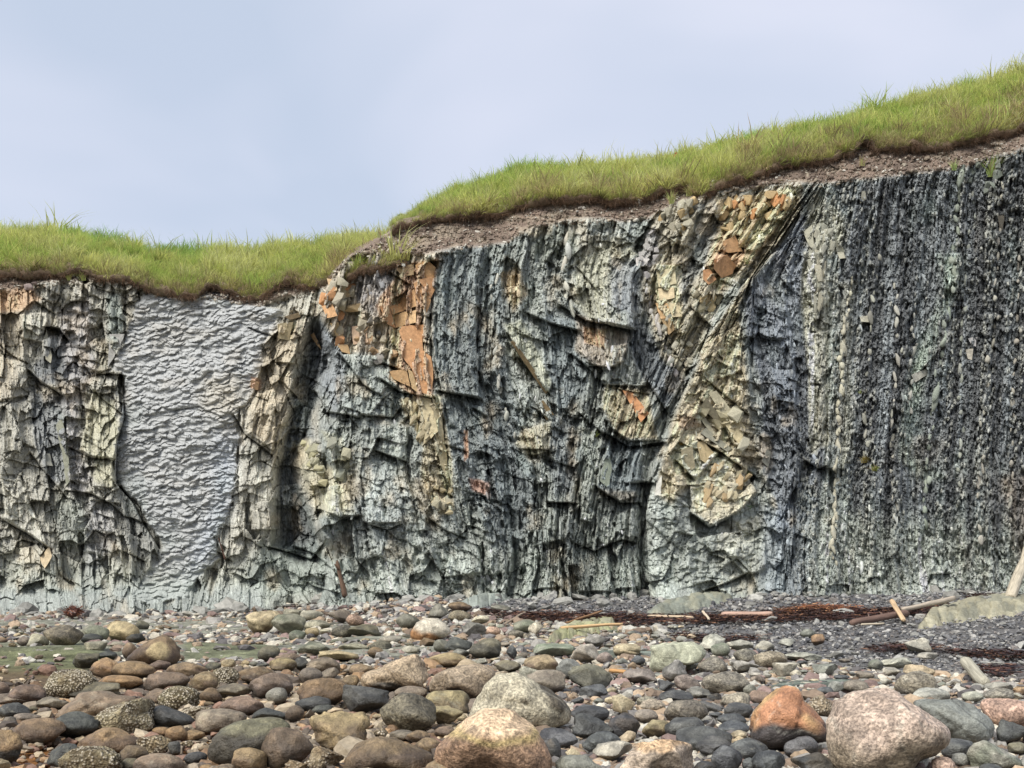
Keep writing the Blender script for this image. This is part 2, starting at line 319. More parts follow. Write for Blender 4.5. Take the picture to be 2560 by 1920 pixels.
# soil and scree above the rock
soil_y = interp(SOIL_LOW, PX)
m_soil = 1-sstep(-7, 7, PY-soil_y)
paint([(-80, 615), (60, 612), (85, 650), (60, 668), (-80, 668)], (206, 158, 100), .75, 8)
patch = fbm(GX/40, GY/18, 77, 4)
sc_ = lin(SOIL)[None, None]*(1+.35*patch[..., None])
sc_ = sc_*(1-.6*sstep(.1, .5, fbm(GX/60, GY/26, 99, 3))[..., None])+lin((160, 142, 116))*.6*sstep(.1, .5, fbm(GX/60, GY/26, 99, 3))[..., None]
COL = COL*(1-m_soil[..., None])+sc_*m_soil[..., None]

# ------------------------------------------------------------------ relief of the face (metres towards the camera)
mainb = sstep(688, 712, GX-.0*GY+20*vnoise(GY/60, GY*0, 8))
mainb = np.where(GY < 620, sstep(-6, 10, GX-np.interp(GY, [500, 552, 584, 620], [835, 752, 716, 700])), mainb)
Y0 = 37.6-1.9*mainb
D = .45*fbm(GX/260, GY/420, 21, 3)+.22*fbm(GX/80, GY/170, 22, 3)
D += -.9*sstep(1150, 500, GY)*1.0                                     # batter
D += 1.1*sstep(1215, 1345, GY)**1.6*(.6+.7*vnoise(GX/70, GX*0, 4))        # the foot flares out
D += 1.5*sstep(1235, 1345, GY)**1.3*(1-sstep(380, 640, GX))
D += -.85*mask(FA([(1500, 250), (1600, 230), (1600, 700), (1480, 820), (1440, 900), (1490, 1150), (1560, 1420), (1460, 1400), (1330, 1320), (1340, 960), (1420, 560)]), 14)
D += .7*np.exp(-((GX-690)/30)**2)*sstep(880, 960, GY)*(1-sstep(1180, 1280, GY))
# the fault: ground to the left of it stands back near the top, a gully along it
fx = np.interp(GY, [380, 440, 560, 700, 860, 1000, 1110, 1290], [1790, 1740, 1650, 1535, 1470, 1412, 1392, 1400])
dfl = GX-fx
D += .45*sstep(-4, 14, dfl)*(1-sstep(60, 260, dfl))*sstep(450, 600, GY)
D -= .35*np.exp(-(np.minimum(dfl, 0)/22)**2)*(dfl < 3)*sstep(520, 700, GY)
FACETS = [(FC, [(110, 850), (160, 860), (270, 880), (330, 960), (320, 1060), (200, 1060), (120, 1000), (95, 930)], .5), (FC, [(130, 700), (200, 690), (270, 850), (120, 850), (105, 820)], .4), (FC, [(0, 580), (140, 600), (200, 640), (180, 760), (110, 790), (40, 760), (0, 700)], .4),
 (FC, [(90, 1130), (115, 1085), (150, 1190), (240, 1200), (250, 1260), (170, 1285), (85, 1235)], .5), (FC, [(210, 1150), (240, 1090), (330, 1080), (300, 1180), (280, 1215), (225, 1210)], .4), (FC, [(15, 1030), (85, 1050), (95, 1240), (60, 1360), (20, 1350)], .35),
 (FC, [(160, 1340), (230, 1290), (245, 1330), (215, 1430), (150, 1400)], .35), (FC, [(70, 1400), (110, 1340), (160, 1400), (110, 1460)], .35), (FC, [(430, 1200), (500, 1120), (620, 1120), (680, 1250), (600, 1330), (500, 1385), (430, 1330)], .45),
 (FC, [(395, 1090), (460, 1060), (530, 1110), (450, 1200), (400, 1170)], .35), (FC, [(560, 1480), (650, 1440), (710, 1420), (720, 1540), (640, 1570)], .3), (FC, [(440, 480), (560, 430), (620, 470), (520, 630), (450, 580)], .3), (FC, [(300, 400), (400, 400), (420, 560), (380, 640), (310, 560)], .25),
 (FB, [(860, 540), (930, 490), (1000, 520), (1060, 740), (1050, 800), (900, 620)], .4), (FB, [(1140, 440), (1160, 280), (1230, 150), (1400, 160), (1400, 530), (1300, 510), (1200, 500)], .4), (FB, [(970, 480), (1000, 360), (1100, 380), (1180, 540), (1060, 510)], .35),
 (FB, [(930, 960), (1050, 920), (1065, 1030), (1010, 1060), (940, 1050)], .4), (FB, [(960, 1080), (1030, 1070), (1040, 1170), (1000, 1180)], .3), (FB, [(980, 1280), (1100, 1270), (1120, 1400), (990, 1430)], .35), (FB, [(1040, 1100), (1170, 1180), (1160, 1250), (1050, 1250)], .4),
 (FB, [(240, 1080), (420, 1080), (440, 1340), (290, 1340), (250, 1200)], .3), (FB, [(0, 1010), (60, 1000), (130, 1180), (60, 1190)], .35), (FB, [(100, 1200), (200, 1180), (270, 1310), (180, 1330), (110, 1300)], .35), (FB, [(330, 1040), (370, 900), (460, 940), (460, 1080)], .3),
 (FB, [(590, 220), (740, 220), (760, 820), (600, 790), (560, 560)], .3), (FB, [(610, 800), (780, 870), (790, 1040), (800, 1230), (640, 1190)], .18), (FB, [(650, 1400), (770, 1350), (770, 1540), (620, 1560)], .35), (FB, [(180, 640), (330, 640), (420, 760), (300, 890), (200, 860)], .3), (FB, [(100, 700), (190, 740), (260, 900), (130, 880)], .3),
 (FB, [(780, 1350), (900, 1360), (890, 1540), (780, 1550)], .25), (FB, [(1160, 1440), (1290, 1440), (1310, 1620), (1170, 1620)], .3), (FB, [(1330, 1450), (1420, 1440), (1420, 1600), (1320, 1610)], .3), (FB, [(960, 1480), (1080, 1440), (1110, 1600), (960, 1620)], .3),
 (FA, [(450, 560), (590, 690), (560, 900), (440, 890), (380, 860)], .35), (FA, [(450, 910), (545, 905), (550, 1040), (450, 1030)], .3), (FA, [(0, 990), (100, 1000), (240, 1330), (20, 1180)], .35), (FA, [(100, 200), (230, 200), (210, 340), (110, 320)], .25), (FA, [(0, 400), (120, 440), (140, 600), (0, 620)], .25),
 (FA, [(1340, 240), (1440, 330), (1420, 440), (1330, 430)], .3), (FA, [(1210, 600), (1330, 560), (1320, 860), (1180, 770)], .25), (FA, [(1210, 900), (1340, 940), (1330, 1240), (1210, 1250)], .2), (FA, [(150, 450), (250, 480), (300, 590), (200, 540)], .3), (FA, [(30, 640), (150, 620), (180, 860), (60, 800)], .25),
 (FV, [(1960, 1290), (2000, 1220), (2050, 1225), (2110, 1290)], .3), (FV, [(1740, 1130), (1790, 1120), (1830, 1290), (1745, 1290)], .2), (FD, [(270, 0), (420, 0), (430, 380), (330, 400)], .25), (FD, [(290, 600), (410, 590), (400, 970), (300, 970)], .22), (FD, [(290, 990), (430, 980), (400, 1400), (290, 1380)], .2), (FD, [(1250, 0), (1440, 0), (1400, 300), (1270, 260)], .3), (FD, [(1200, 500), (1340, 400), (1300, 700), (1120, 900)], .25), (FD, [(300, 1500), (420, 1420), (600, 1450), (560, 1600), (380, 1600)], .3)]
wf = np.zeros(GX.shape); fr_ = np.random.default_rng(3)
for f, pl, a in FACETS:
    P_ = f(pl); jx = 3*vnoise(GX/9, GY/11, 701); m = mask(P_, 1.8, GX+wx*.35+jx, GY+wy*.35); cxm = np.mean([p[0] for p in P_]); cym = np.mean([p[1] for p in P_])
    D += m*a*(.75+fr_.uniform(-.006, .006)*(GX-cxm)+fr_.uniform(.002, .008)*(GY-cym)); wf = np.maximum(wf, m)
    tn = fr_.uniform(.05, .3); COL = COL*(1+m*tn)[..., None]
ws = m_sh1*.7; wn_ = np.clip(m_sh2+mask([(1700, 400), (2330, 300), (2330, 1360), (1740, 1360)], 30)*.6, 0, 1)*(1-m_soil)
wl_ = (1-m_wall)*(1-m_soil)*(1-.75*wn_)
cellcol = np.ones(GX.shape)
def blocks(a, b, amp, seed, tilt=1.3, groove=.5, gw=.10, w=1.0, ctint=.12, rot=0.0, X=None):
    """fractured blocks: each cell of a jittered lattice laid along the beds gets its own height and tilt"""
    global D, cellcol
    s, t = (S, T) if rot == 0 else (S*math.cos(rot)+T*math.sin(rot), -S*math.sin(rot)+T*math.cos(rot))
    u = s/a+.2*fbm(s/a*.7, t/b*.7, seed+50, 2); v = t/b+.3*fbm(s/a*.7, t/b*.7, seed+60, 2)
    f1, f2, dx, dy, cx, cy = worley(u, v, seed, .78)
    h0 = hash2(cx, cy, seed+1)*2-1; h1 = hash2(cx, cy, seed+2)*2-1; h2 = hash2(cx, cy, seed+3)*1.5-.45
    g = np.clip(1-(f2-f1)/gw, 0, 1)
    D = D+w*amp*(h0*.75+tilt*(h1*dx+h2*dy)-groove*g)
    cellcol = cellcol*(1+ctint*w*(hash2(cx, cy, seed+4)*2-1))
    return g
m_foot = sstep(1255, 1300, GY)*(1-sstep(480, 660, GX)); wl_ = wl_*(1-.35*wf)*(1-.35*m_foot); lam = np.clip(m_lam1+m_rec*.7, 0, 1)
blocks(44, 90, .30, 101, 1.2, .12, .05, wl_*(1-.5*lam), .16)
blocks(17, 52, .15, 102, 1.4, .22, .08, wl_)
blocks(34, 42, .20, 122, 1.5, .2, .07, wl_*(1-sstep(640, 720, GX)), .1, .35)
blocks(30, 20, .16, 112, 1.5, .25, .1, wl_*sstep(.05, .35, fbm(GX/120, GY/120, 203, 2)), .12, .5)
lfz = 1-.5*(1-sstep(640, 700, GX))*(1-m_rec)
blocks(9, 22, .085, 103, 1.6, .25, .14, wl_*lfz)
blocks(4.4, 13, .045, 104, 1.5, .3, .2, (1-m_wall)*(1-m_soil)*lfz)
blocks(9, 9, .05, 113, 1.2, .3, .2, m_soil*.9)
blocks(6, 24, .09, 115, 1.2, .3, .2, wn_, .16)
blocks(3.8, 8, .05, 114, 1.4, .5, .3, wn_+m_soil*.4)
# laminae: thin beds standing proud by turns
lamn = vnoise(S/5.5, T/70, 31)*.6+vnoise(S/11, T/110, 32)*.8+vnoise(S/2.9, T/40, 33)*.35
D += (.05+.05*lam)*lamn*(1-m_wall)*(1-m_soil)*(1-.5*wn_)
def stepn(v, k=.12): return sstep(-k, k, v)-.5
rib = .26*stepn(vnoise(S/24, T/380, 34)+.25*fbm(S/9, T/14, 35, 2))+.15*stepn(vnoise(S/9, T/260, 36)+.3*fbm(S/5, T/9, 37, 2))+.06*stepn(vnoise(S/4.2, T/120, 38)+.3*vnoise(S/3, T/7, 39))
lw = 1-.80*(1-sstep(640, 720, GX))*(1-m_rec)-.35*np.exp(-((GX-fx-110)/90)**2)*sstep(560, 640, GY)
D += rib*(1-m_wall)*(1-m_soil)*(1-.15*wn_)*lw*(1-.4*wf)*(1-.45*m_foot)
strp = .9*stepn(vnoise(S/10, T/420, 44), .1)+.7*stepn(vnoise(S/4.6, T/300, 45), .15)+.6*vnoise(S/3.4, T/60, 43)+.4*vnoise(S/19, T/260, 42)
# rippled casts on the grey bed surface
def ripples(a, b, amp, seed, w, ang=0.0):
    global D, cellcol
    X = GX*math.cos(ang)+GY*math.sin(ang); Y = -GX*math.sin(ang)+GY*math.cos(ang)
    u = X/a+.7*fbm(X/a*.5, Y/b*.45, seed, 3); v = Y/b+.75*fbm(X/a*.8, Y/b*.35, seed+9, 3)
    f1, f2, dx, dy, cx, cy = worley(u, v, seed+2, 1.0)
    prof = np.clip(dy+.6-.9*dx*dx, 0, 1)**1.3*(1-.75*sstep(.25, .6, dy))
    D = D+w*amp*(prof*(.4+1.1*hash2(cx, cy, seed+3)))
ripples(19, 12, .13, 301, m_wall, -.28); ripples(15, 9, .08, 304, m_wall, .22); ripples(38, 24, .12, 303, m_wall, -.15)
D += m_wall*(.14*fbm(GX/60, GY/50, 305, 3))
fin = mask(FA([(290, 190), (450, 120), (460, 500), (400, 1000), (560, 1120), (480, 1500), (400, 1550), (330, 1040), (240, 620), (300, 400)]), 10)
ripples(34, 22, .22, 310, fin)
# nodules in the shale
nf1, nf2, ndx, ndy, ncx, ncy = worley(S/6.0, T/13.0, 401, .8)
bedp = sstep(-.05, .45, vnoise((ncx+.5)*6/17.0, (ncy+.5)*.02, 55)+.25*vnoise((ncx+.5)*.7, (ncy+.5)*.09, 56))
isn = (hash2(ncx, ncy, 403) < .04+.6*bedp)
nod = np.clip(1-(nf1/.5)**2, 0, 1)*isn*wn_
D += .16*np.sqrt(nod)
# ledges: sharp drops, rock standing out on one side (polyline, drop, reach, side: +1 = the side below/left of travel is cut back)
LEDGES = [
 (FA, [(0, 340), (60, 400), (130, 440)], .25, 22), (FA, [(0, 630), (50, 625), (100, 600)], .15, 10), (FA, [(140, 480), (200, 540), (300, 590)], .6, 26), (FA, [(150, 880), (210, 960), (330, 1090)], .5, 22),
 (FA, [(0, 1180), (80, 1230), (240, 1330)], .5, 24), (FA, [(0, 975), (60, 975)], .2, 12), (FA, [(225, 265), (290, 275), (330, 330)], .7, 34), (FA, [(180, 150), (240, 190)], .4, 16),
 (FA, [(340, 850), (440, 900), (545, 905)], .3, 14), (FA, [(380, 400), (440, 500), (520, 470)], .3, 16), (FA, [(450, 560), (520, 630), (585, 680)], .35, 20), (FA, [(520, 490), (590, 500)], .5, 40), (FA, [(330, 1050), (440, 1060)], .5, 20),
 (FA, [(440, 1060), (530, 1110), (600, 1180), (700, 1210)], .5, 20), (FA, [(600, 1350), (690, 1390)], .4, 14), (FA, [(560, 1020), (640, 1110), (700, 1230), (765, 1330)], -.6, 18), (FA, [(590, 560), (600, 700), (560, 830), (560, 1010)], -.5, 16), (FA, [(1130, 690), (1180, 780), (1310, 880)], .45, 14), (FA, [(1060, 1350), (1120, 1395)], .4, 12),
 (FA, [(1210, 260), (1330, 310)], .3, 12), (FA, [(1370, 530), (1430, 600)], .3, 14), (FA, [(850, 660), (960, 640), (1060, 690)], .15, 10), (FA, [(880, 1100), (960, 1180)], .15, 10), (FA, [(1300, 1330), (1400, 1350), (1500, 1380), (1560, 1300)], .6, 26),
 (FB, [(80, 800), (130, 880), (260, 900)], .5, 26), (FB, [(180, 640), (280, 760), (350, 800)], .5, 22), (FB, [(330, 660), (440, 700)], .5, 18), (FB, [(360, 740), (430, 790), (560, 820)], .55, 24), (FB, [(280, 890), (400, 900), (430, 860)], .4, 20),
 (FB, [(460, 640), (530, 480), (555, 490)], .3, 10), (FB, [(380, 290), (470, 350)], .4, 14), (FB, [(200, 870), (260, 940)], .4, 18), (FB, [(330, 1040), (400, 1060), (460, 1080)], .4, 18), (FB, [(100, 1290), (180, 1320), (260, 1310)], .5, 20), (FB, [(290, 1340), (380, 1370), (430, 1350)], .5, 18),
 (FB, [(590, 790), (680, 810), (760, 830)], .5, 22), (FB, [(610, 1010), (700, 1040)], .3, 12), (FB, [(740, 870), (790, 900)], .5, 30), (FB, [(770, 1040), (800, 1050)], .6, 40), (FB, [(570, 1190), (650, 1230)], .35, 16), (FB, [(560, 1330), (640, 1380), (700, 1400)], .5, 22),
 (FB, [(880, 560), (960, 680), (1050, 800)], .55, 26), (FB, [(960, 470), (1060, 510), (1160, 540)], .5, 22), (FB, [(1100, 440), (1200, 500), (1300, 520), (1400, 540)], .65, 24), (FB, [(1140, 640), (1210, 690), (1320, 690)], .5, 20), (FB, [(1030, 730), (1060, 890)], -.35, 22),
 (FB, [(940, 1030), (1050, 1040)], .4, 16), (FB, [(1050, 1250), (1160, 1250)], .6, 24), (FB, [(980, 860), (1050, 910)], .35, 16), (FB, [(1160, 280), (1260, 390)], .25, 10),
 (FC, [(110, 850), (190, 870), (270, 880)], .4, 14), (FC, [(110, 1030), (200, 1080), (330, 1070)], .9, 26), (FC, [(20, 960), (110, 1040)], .6, 22), (FC, [(80, 1230), (170, 1290), (240, 1290)], .6, 20), (FC, [(200, 1215), (290, 1220)], .7, 30),
 (FC, [(0, 1440), (70, 1470), (170, 1430), (220, 1440)], .6, 22), (FC, [(280, 840), (350, 960)], .5, 24), (FC, [(20, 760), (110, 850)], .45, 16), (FC, [(70, 600), (140, 630), (200, 640)], .6, 22), (FC, [(470, 1060), (560, 1110), (680, 1190)], .7, 26), (FC, [(470, 900), (540, 960), (600, 1080)], .4, 14),
 (FC, [(500, 830), (580, 900), (650, 960)], .35, 12), (FC, [(440, 1340), (500, 1390), (560, 1360)], .55, 20), (FC, [(380, 1140), (440, 1200)], .5, 16), (FC, [(490, 1620), (600, 1580), (640, 1560)], .7, 18), (FC, [(620, 1260), (690, 1180)], -.4, 22), (FC, [(420, 790), (450, 770), (500, 640)], .4, 16), (FC, [(360, 700), (430, 800)], .4, 14), (FC, [(440, 560), (520, 630)], .3, 14),
 (FD, [(280, 1550), (370, 1600), (420, 1580)], .7, 26), (FV, [(1980, 1330), (2010, 1240), (2050, 1240)], .3, 14), (FV, [(1740, 1290), (1800, 1302)], .3, 10),
 (FV, [(640, 1180), (680, 1195), (720, 1230)], .5, 20), (FV, [(920, 1380), (1000, 1340)], .2, 10), (FV, [(1170, 990), (1240, 1010)], .3, 14), (FV, [(1960, 700), (1990, 640)], .3, 12), (FV, [(2120, 720), (2160, 760)], .3, 12)]
for f, pl, a, L in LEDGES:
    p = np.array(f(pl)); L = L*.6; a = a*.75
    bb = (GX > p[:, 0].min()-L*3) & (GX < p[:, 0].max()+L*3) & (GY > p[:, 1].min()-L*3) & (GY < p[:, 1].max()+L*3)
    X = GX[bb]+wx[bb]*.25; Y = GY[bb]+wy[bb]*.4; best = np.full(X.shape, 1e9); sgn = np.zeros(X.shape); end = np.zeros(X.shape)
    for i in range(len(p)-1):
        A = p[i]; e = p[i+1]-A; ln = math.hypot(*e); wX = X-A[0]; wY = Y-A[1]; t = (wX*e[0]+wY*e[1])/(ln*ln); tc_ = np.clip(t, 0, 1)
        d = np.hypot(wX-e[0]*tc_, wY-e[1]*tc_); m = d < best; best[m] = d[m]; sgn[m] = ((e[0]*wY-e[1]*wX)/ln)[m]
        end[m] = (np.abs(t-tc_)*ln)[m]
    amp = abs(a); side = sgn*(1 if a > 0 else -1)
    fade = np.exp(-(end/6)**2)
    q = -amp*np.exp(-np.maximum(best-1, 0)/L)*sstep(-.8, 1.2, side)*fade-.28*amp*np.exp(-(best/1.6)**2)*fade
    q += .35*amp*np.exp(-best/(L*1.2))*(1-sstep(-.8, 1.2, side))*fade
    D[bb] += q
# soil slopes back
dsoil = np.maximum(interp(SOIL_LOW, GX)-GY, 0)
D -= dsoil*.0138*.9
D += m_soil*.12*fbm(GX/22, GY/10, 61, 4)
YW = Y0-D
# albedo
COL = COL*np.clip(cellcol, .5, 1.6)[..., None]
sw = (1-m_wall)*(1-m_soil)
COL = COL*np.clip(1+(.26+.08*lam+.22*wn_)*strp*sw*np.where(GX < 640, .55, 1), .45, 1.7)[..., None]
stain = sstep(.15, .6, fbm(GX/46, GY/70, 501, 4))*(1-m_wall)*(1-m_soil)*(1-.8*wn_)
COL = COL*(1-.35*stain[..., None])+lin((196, 168, 118))*.35*stain[..., None]
gr = sstep(.1, .6, fbm(GX/60, GY/90, 511, 3))*(1-m_soil)*(1-sstep(.0, .12, COL[..., 0]-COL[..., 2]))
COL = COL*(1-.22*gr[..., None])+lin((112, 134, 126))*.22*gr[..., None]
bnd = vnoise(S/24, T/900, 71)+.6*vnoise(S/11, T/700, 72); COL = COL*(1+wn_*.68*np.clip(bnd*1.3, -1, 1))[..., None]
nn_ = np.clip(nod*3, 0, 1)*(.35+.5*hash2(ncx, ncy, 404))
COL = COL*(1-nn_[..., None])+lin((158, 158, 144))*nn_[..., None]
lum = COL.mean(-1, keepdims=True); COL = np.maximum(lum+(COL-lum)*.70, .004)
lz_ = (1-sstep(640, 720, GX))*(1-m_wall)*(1-m_soil)
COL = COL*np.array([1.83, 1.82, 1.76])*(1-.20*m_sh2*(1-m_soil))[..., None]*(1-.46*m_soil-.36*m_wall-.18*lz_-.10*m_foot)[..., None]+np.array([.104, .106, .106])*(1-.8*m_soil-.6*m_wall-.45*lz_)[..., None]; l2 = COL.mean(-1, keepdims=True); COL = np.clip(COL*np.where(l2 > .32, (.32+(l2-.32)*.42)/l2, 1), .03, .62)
def unproj(x, y, Y):
    return np.stack([(x-CX)/F*Y, Y, EYE-(y-HY)/F*Y], -1)
V3 = unproj(GX, GY, YW)
BED = np.stack([S/100, T/100, np.clip((1-m_wall)*(1-m_soil)*(1-.45*wn_)*(.35+.65*lfz), 0, 1)], -1)
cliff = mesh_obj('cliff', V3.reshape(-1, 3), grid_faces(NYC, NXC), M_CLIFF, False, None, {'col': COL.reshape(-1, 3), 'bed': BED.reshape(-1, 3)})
tag(cliff, 'tall cliff of steeply tilted grey, buff and dark shale beds behind the boulder beach', kind='structure')
def cliffY(x, y):
    """depth of the face at a picture point"""
    c = (x-xs[0])/(xs[-1]-xs[0])*(NXC-1); c0 = int(np.clip(round(c), 0, NXC-1))
    r = (y-ytop[c0])/(1352-ytop[c0])*(NYC-1); r0 = int(np.clip(round(r), 0, NYC-1))
    return float(YW[r0, c0]), COL[r0, c0]

# ------------------------------------------------------------------ rock pieces that can be picked out on the face (parts of the cliff)
def hull_mesh(name, n, seed, box=1.0):
    r = random.Random(seed); bm = bmesh.new()
    for i in range(n):
        v = Vector((r.uniform(-1, 1), r.uniform(-1, 1), r.uniform(-1, 1)))
        m = max(abs(v.x), abs(v.y), abs(v.z)); v = v/m*(box*r.uniform(.85, 1)) if box else v.normalized()
        bm.verts.new(v)
    g = bmesh.ops.convex_hull(bm, input=bm.verts)
    bmesh.ops.delete(bm, geom=[e for e in g['geom_interior'] if isinstance(e, bmesh.types.BMVert)], context='VERTS')
    me = bpy.data.meshes.new(name); bm.to_mesh(me); bm.free(); me.materials.append(M_PIECE); return me
def blob_mesh(name, sub, seed, rough=.25, fac=.0, mat=None):
    bm = bmesh.new(); bmesh.ops.create_icosphere(bm, subdivisions=sub, radius=1)
    r = random.Random(seed); off = Vector((r.uniform(-50, 50), r.uniform(-50, 50), r.uniform(-50, 50)))
    from mathutils import noise
    cuts = [(Vector((r.gauss(0, 1), r.gauss(0, 1), r.gauss(0, 1))).normalized(), r.uniform(.62, .9)) for _ in range(int(fac))]
    for v in bm.verts:
        p = v.co.copy()
        for nrm, d in cuts:
            k = p.dot(nrm)
            if k > d: p -= nrm*(k-d)*.85
        q = p*(1+rough*noise.noise(v.co*1.1+off)+rough*.35*noise.noise(v.co*2.7+off)+rough*.12*noise.noise(v.co*6.5+off))
        v.co = q
    me = bpy.data.meshes.new(name); bm.to_mesh(me); bm.free()
    me.polygons.foreach_set('use_smooth', [True]*len(me.polygons)); me.materials.append(mat or M_PIECE); return me
HULLS = [hull_mesh('rock_block', 13, 100+i) for i in range(10)]
BLOBS2 = [blob_mesh('nodule', 2, 200+i, .35, 3) for i in range(8)]
def add_piece(name, me, loc, scl, rot, c, parent):
    o = bpy.data.objects.new(name, me); C.objects.link(o); o.parent = parent
    o.location = loc; o.scale = scl; o.rotation_euler = rot; o.color = (*[float(v) for v in c], 1); return o
def jit(c, a=.15):
    k = R.uniform(1-a, 1+a)*.9; L_ = lin(c); g_ = float(L_.mean()); return [min(.6, max(.01, (g_+(v-g_)*.82)*k*q*R.uniform(1-a*.1, 1+a*.1))) for v, q in zip(L_, (1.05, 1.0, .95) if c[0]-c[2] > 60 else (1.0, .985, .96))]
# nodules standing proud of the shale, bed by bed: (guide x by row, y range, how many, size, colour)
NODS = [([(400, 1858), (640, 1833), (760, 1822), (900, 1812), (1100, 1803), (1290, 1800)], 600, 1230, 54, 8.5, (176, 172, 150)),
        ([(400, 1920), (700, 1878), (900, 1872), (1250, 1868)], 560, 1000, 20, 6.5, (150, 150, 136)),
        ([(600, 1935), (760, 1940), (900, 1928), (1200, 1930)], 620, 1150, 20, 7, (166, 164, 150)),
        ([(400, 1985), (700, 1975), (850, 1965), (1100, 1975)], 640, 900, 18, 6.5, (160, 160, 150)),
        ([(380, 2075), (640, 2055), (900, 2010), (1200, 1990)], 380, 1150, 34, 9, (138, 146, 132)),
        ([(360, 2110), (700, 2080), (900, 2075), (1200, 2065)], 380, 1150, 24, 7.5, (150, 154, 142)),
        ([(400, 2165), (700, 2150), (900, 2120), (1200, 2120)], 400, 1200, 26, 8, (164, 160, 146)),
        ([(400, 2205), (900, 2190), (1200, 2180)], 520, 1220, 22, 7, (156, 152, 140)),
        ([(500, 1112), (620, 1060), (760, 1065), (900, 1095), (1000, 1130)], 560, 960, 20, 7, (172, 172, 160)),
        ([(540, 1385), (600, 1395), (680, 1410), (760, 1440), (840, 1470)], 560, 860, 22, 8, (178, 174, 168)),
        ([(500, 1222), (640, 1228), (700, 1235)], 500, 690, 8, 9, (190, 186, 170))]
nn = 0
for gx_, y0, y1, cnt, sz, c in NODS:
    c = tuple(min(235, q*1.15) for q in c)
    for i in range(cnt):
        y = y0+(y1-y0)*(i+R.uniform(-.3, .3))/cnt; x = interp(gx_, y)+R.gauss(0, 3.2)
        if y < interp(SOIL_LOW, x)+4: continue
        Yd, _ = cliffY(x, y); s_ = sz*R.uniform(.55, 1.45)*Yd/F*.78
        p = unproj(np.array(x), np.array(y), Yd-s_*.25)
        add_piece('nodule', R.choice(BLOBS2), p, (s_*R.uniform(.5, .8), s_*.7, s_*R.uniform(.9, 2.3)), (R.uniform(-.3, .3), R.uniform(-.35, .35), R.uniform(-.5, .5)), jit(c), cliff); nn += 1
# blocks: (frame, polygon, count, width px, height px, lean, colours)
BLK = [(FB, [(120, 250), (240, 250), (240, 440), (180, 640), (110, 480)], 16, 22, 28, -.35, [(190, 168, 126), (206, 152, 100), (178, 170, 146)]),
       (FB, [(250, 230), (370, 260), (400, 340), (300, 420), (260, 380)], 26, 12, 15, .3, [(176, 172, 168), (160, 160, 162)]),
       (FB, [(300, 480), (400, 560), (430, 690), (330, 660), (240, 560)], 22, 16, 22, -.5, [(182, 172, 146), (190, 160, 120), (160, 156, 148)]),
       (FB, [(440, 840), (500, 830), (560, 980), (520, 1000)], 16, 12, 30, -.35, [(204, 188, 146), (190, 176, 138)]),
       (FB, [(20, 1000), (90, 1020), (120, 1180), (60, 1190)], 12, 16, 20, -.5, [(186, 180, 140), (170, 168, 140)]),
       (FB, [(130, 980), (200, 990), (230, 1150), (180, 1150)], 7, 20, 26, -.2, [(186, 182, 150), (170, 172, 150)]),
       (FB, [(540, 1180), (650, 1200), (660, 1300), (560, 1280)], 13, 15, 16, -.3, [(196, 180, 138), (176, 168, 140)]),
       (FC, [(300, 190), (440, 150), (420, 300), (300, 260)], 16, 18, 22, .35, [(200, 176, 124), (176, 170, 146)]),
       (FC, [(530, 160), (830, 120), (740, 260), (560, 260)], 26, 20, 22, .4, [(204, 178, 124), (190, 168, 120), (206, 150, 92)]),
       (FC, [(260, 290), (300, 260), (310, 400), (230, 470), (240, 380)], 16, 14, 16, .2, [(182, 178, 174), (168, 164, 162)]),
       (FC, [(320, 560), (420, 640), (440, 760), (380, 800), (300, 680)], 26, 12, 18, -.5, [(180, 176, 156), (160, 162, 152)]),
       (FC, [(440, 490), (540, 500), (560, 590), (470, 560)], 12, 14, 24, -.4, [(196, 176, 130), (170, 162, 132)]),
       (FC, [(480, 880), (640, 940), (640, 1080), (480, 1000)], 12, 26, 34, -.75, [(192, 182, 146), (180, 176, 150)]),
       (FC, [(440, 1200), (620, 1130), (670, 1250), (500, 1340)], 20, 15, 32, -.35, [(190, 178, 142), (200, 176, 130)]),
       (FD, [(290, 0), (400, 0), (410, 400), (300, 380)], 14, 13, 36, .05, [(176, 172, 148), (160, 160, 142)]),
       (FV, [(1745, 430), (1810, 470), (1820, 545), (1750, 545)], 16, 13, 24, -.2, [(172, 170, 150), (160, 160, 144)]),
       (FR4, [(1650, 880), (2000, 800), (2000, 1200), (1700, 1100)], 16, 13, 18, .1, [(132, 140, 128), (150, 152, 140)])]
def inpoly(pts, x, y):
    return poly_sd(pts, np.array([x]), np.array([y]))[0] > 0
for f, pl, cnt, bw, bh, lean, cols in BLK:
    P = f(pl); xx = [p[0] for p in P]; yy = [p[1] for p in P]; k = 0; tries = 0
    while k < cnt and tries < 600:
        tries += 1
        x = R.uniform(min(xx), max(xx)); y = R.uniform(min(yy), max(yy))
        if not inpoly(P, x, y) or y < interp(SOIL_LOW, x)+4: continue
        k += 1; Yd, _ = cliffY(x, y); sw_ = bw*R.uniform(.6, 1.25)*Yd/F*.55; sh_ = bh*R.uniform(.6, 1.2)*Yd/F*.55
        p = unproj(np.array(x), np.array(y), Yd-sw_*.1)
        add_piece('rock_block', R.choice(HULLS), p, (sw_, sw_*.9, sh_), (R.uniform(-.2, .2), -lean+R.uniform(-.2, .2), R.uniform(-.5, .5)), jit(R.choice(cols), .1), cliff)
